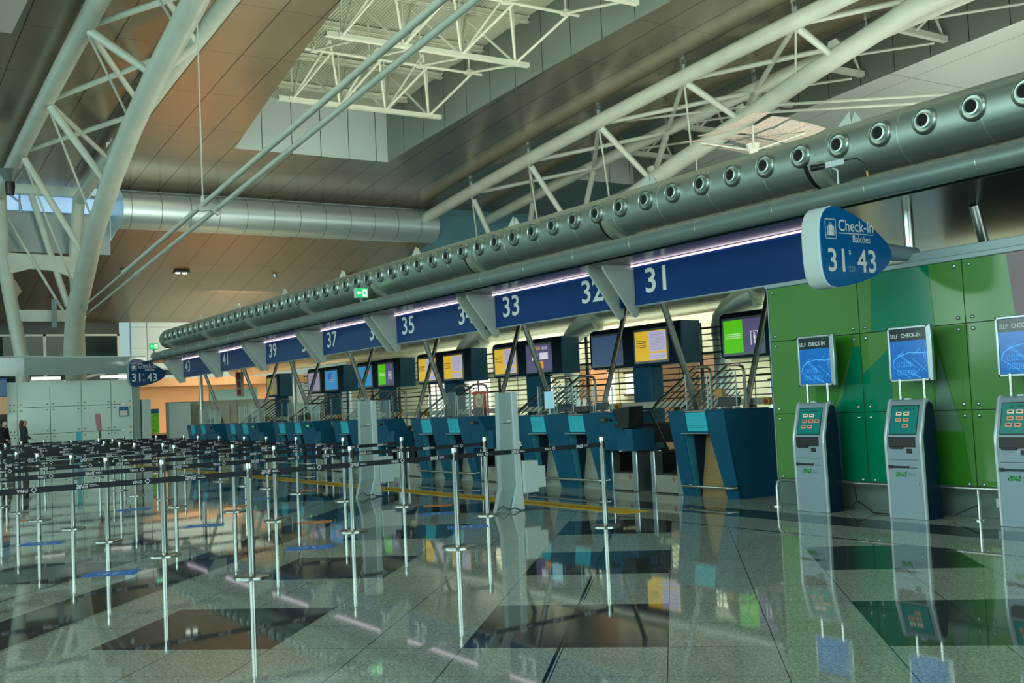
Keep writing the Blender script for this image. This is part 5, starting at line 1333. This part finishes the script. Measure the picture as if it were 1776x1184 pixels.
def person(lab, x, y, rz, coat, hair_col, trou, bag, mask):
    t = thing('person', lab, 'person', (x, y, 0), rz)
    SK = mat('skin', (.52,.34,.26), .5); CT = mat(coat[0], coat[1], .8, noise=.2, nscale=12); TR = mat(trou[0], trou[1], .8); HR = mat(hair_col[0], hair_col[1], .6, noise=.3, nscale=40)
    # local frame: the figure faces +y
    pts = [(0,0,.93),(0,.01,1.10),(0,.02,1.30),(0,.0,1.44),(0,.02,1.52),(0,.04,1.60),(0,.03,1.70),
           (.17,0,1.40),(.21,.06,1.14),(.19,.26,1.02),(.18,.32,1.01),(-.17,0,1.40),(-.22,.0,1.14),(-.22,.10,.90),(-.22,.12,.84),
           (.09,0,.88),(.10,.10,.48),(.10,.06,.09),(.10,.20,.035),(-.09,0,.88),(-.10,-.04,.48),(-.10,-.16,.10),(-.10,-.03,.035)]
    ed = [(0,1),(1,2),(2,3),(3,4),(4,5),(5,6),(3,7),(7,8),(8,9),(9,10),(3,11),(11,12),(12,13),(13,14),(0,15),(15,16),(16,17),(17,18),(0,19),(19,20),(20,21),(21,22)]
    rad = [(.15,.11),(.13,.10),(.15,.11),(.09,.07),.052,(.075,.09),(.07,.085),.06,.045,.033,.028,.06,.045,.033,.028,.085,.06,.042,.035,.085,.06,.042,.035]
    skin_body('body', pts, ed, rad, SK, t)
    cp = [(0,0,.84),(0,.01,1.08),(0,.02,1.30),(0,.0,1.45),(.17,0,1.40),(.215,.06,1.14),(.195,.23,1.03),(-.17,0,1.40),(-.225,.0,1.14),(-.225,.09,.94)]
    skin_body('jacket', cp, [(0,1),(1,2),(2,3),(3,4),(4,5),(5,6),(3,7),(7,8),(8,9)], [(.20,.155),(.17,.135),(.18,.14),(.09,.085),.085,.068,.052,.085,.068,.052], CT, t)
    tp = [(0,0,.90),(.09,0,.84),(.10,.10,.48),(.10,.06,.12),(-.09,0,.84),(-.10,-.04,.48),(-.10,-.16,.13)]
    skin_body('trousers', tp, [(0,1),(1,2),(2,3),(0,4),(4,5),(5,6)], [(.16,.12),.10,.075,.062,.10,.075,.062], TR, t)
    for s, yy in ((.10, .10), (-.10, -.12)):
        m = MB(); m.hexa([(s-.045, yy-.11, 0), (s+.045, yy-.11, 0), (s+.05, yy+.15, 0), (s-.05, yy+.15, 0)], [(s-.035, yy-.10, .09), (s+.035, yy-.10, .09), (s+.035, yy+.12, .05), (s-.035, yy+.12, .05)]); m.build('shoe', BLACK, t, bevel=.015)
    if hair_col[2] == 'long': skin_body('hair', [(0,-.03,1.70),(0,-.06,1.60),(0,-.09,1.45),(0,-.10,1.28)], [(0,1),(1,2),(2,3)], [(.105,.105),(.11,.09),(.09,.06),(.05,.035)], HR, t)
    else: skin_body('hair', [(0,.0,1.735),(0,-.045,1.67),(0,-.05,1.60)], [(0,1),(1,2)], [(.095,.10),(.085,.075),(.06,.05)], HR, t)
    f = MB(); f.lathe([(.012, 0), (.009, .02), (.002, .03)], (0, .115, 1.63), (0, 1, -.3), 8)
    for s in (-.03, .03): f.lathe([(.010, 0), (.001, .006)], (s, .118, 1.66), (0, 1, 0), 8)
    f.build('face', SK, t)
    if mask:
        m = MB(); m.hexa([(-.06, .07, 1.56), (.06, .07, 1.56), (.05, .125, 1.56), (-.05, .125, 1.56)], [(-.07, .06, 1.635), (.07, .06, 1.635), (.04, .145, 1.635), (-.04, .145, 1.635)]); m.build('face_mask', PALE, t, bevel=.02)
    for s, hx, hy, hz in ((1, .18, .35, 1.0), (-1, -.22, .13, .81)):
        for k in range(5):
            d = Vector((.0, .07, -.02)) if s == 1 else Vector((0, .02, -.075))
            off = Vector(((k-2)*.017, 0, 0)); m = MB(); b0 = Vector((hx, hy, hz)) + off; ln = (.75, .95, 1.0, .92, .7)[k]
            m.tube([b0, b0 + d*.5*ln, b0 + d*ln + Vector((0, -.01, -.012))], [.010, .009, .006], 6); m.build('finger', SK, t)
    if bag:
        m = MB(); m.hexa([(-.16, -.22, .80), (.16, -.22, .80), (.16, -.10, .80), (-.16, -.10, .80)], [(-.12, -.20, 1.12), (.12, -.20, 1.12), (.12, -.10, 1.12), (-.12, -.10, 1.12)]); 
        b_ = m.build('x', mat('white_bag_fabric', (.55,.55,.48), .8)); b_.name = 'shoulder_bag'; b_.location = (x, y, 0); b_.rotation_euler = (0, 0, rz); b_.modifiers.new('b', 'BEVEL').width = .04
        tag(b_, 'white shoulder bag carried low behind the woman with red-brown hair', 'bag')
person('woman in dark green jacket with red-brown hair, walking by the glass wall', -41.7, 6.2, -.15, ('dark_green_jacket', (.025,.05,.05)), ('red_brown_hair', (.13,.03,.02), 'long'), ('dark_trousers', (.012,.014,.02)), True, False)
person('person in black with a white face mask at the far left edge, looking down', -41.3, 5.5, -.7, ('black_coat', (.008,.008,.010)), ('black_hair', (.01,.008,.008), 'short'), ('black_trousers', (.01,.01,.012)), False, True)
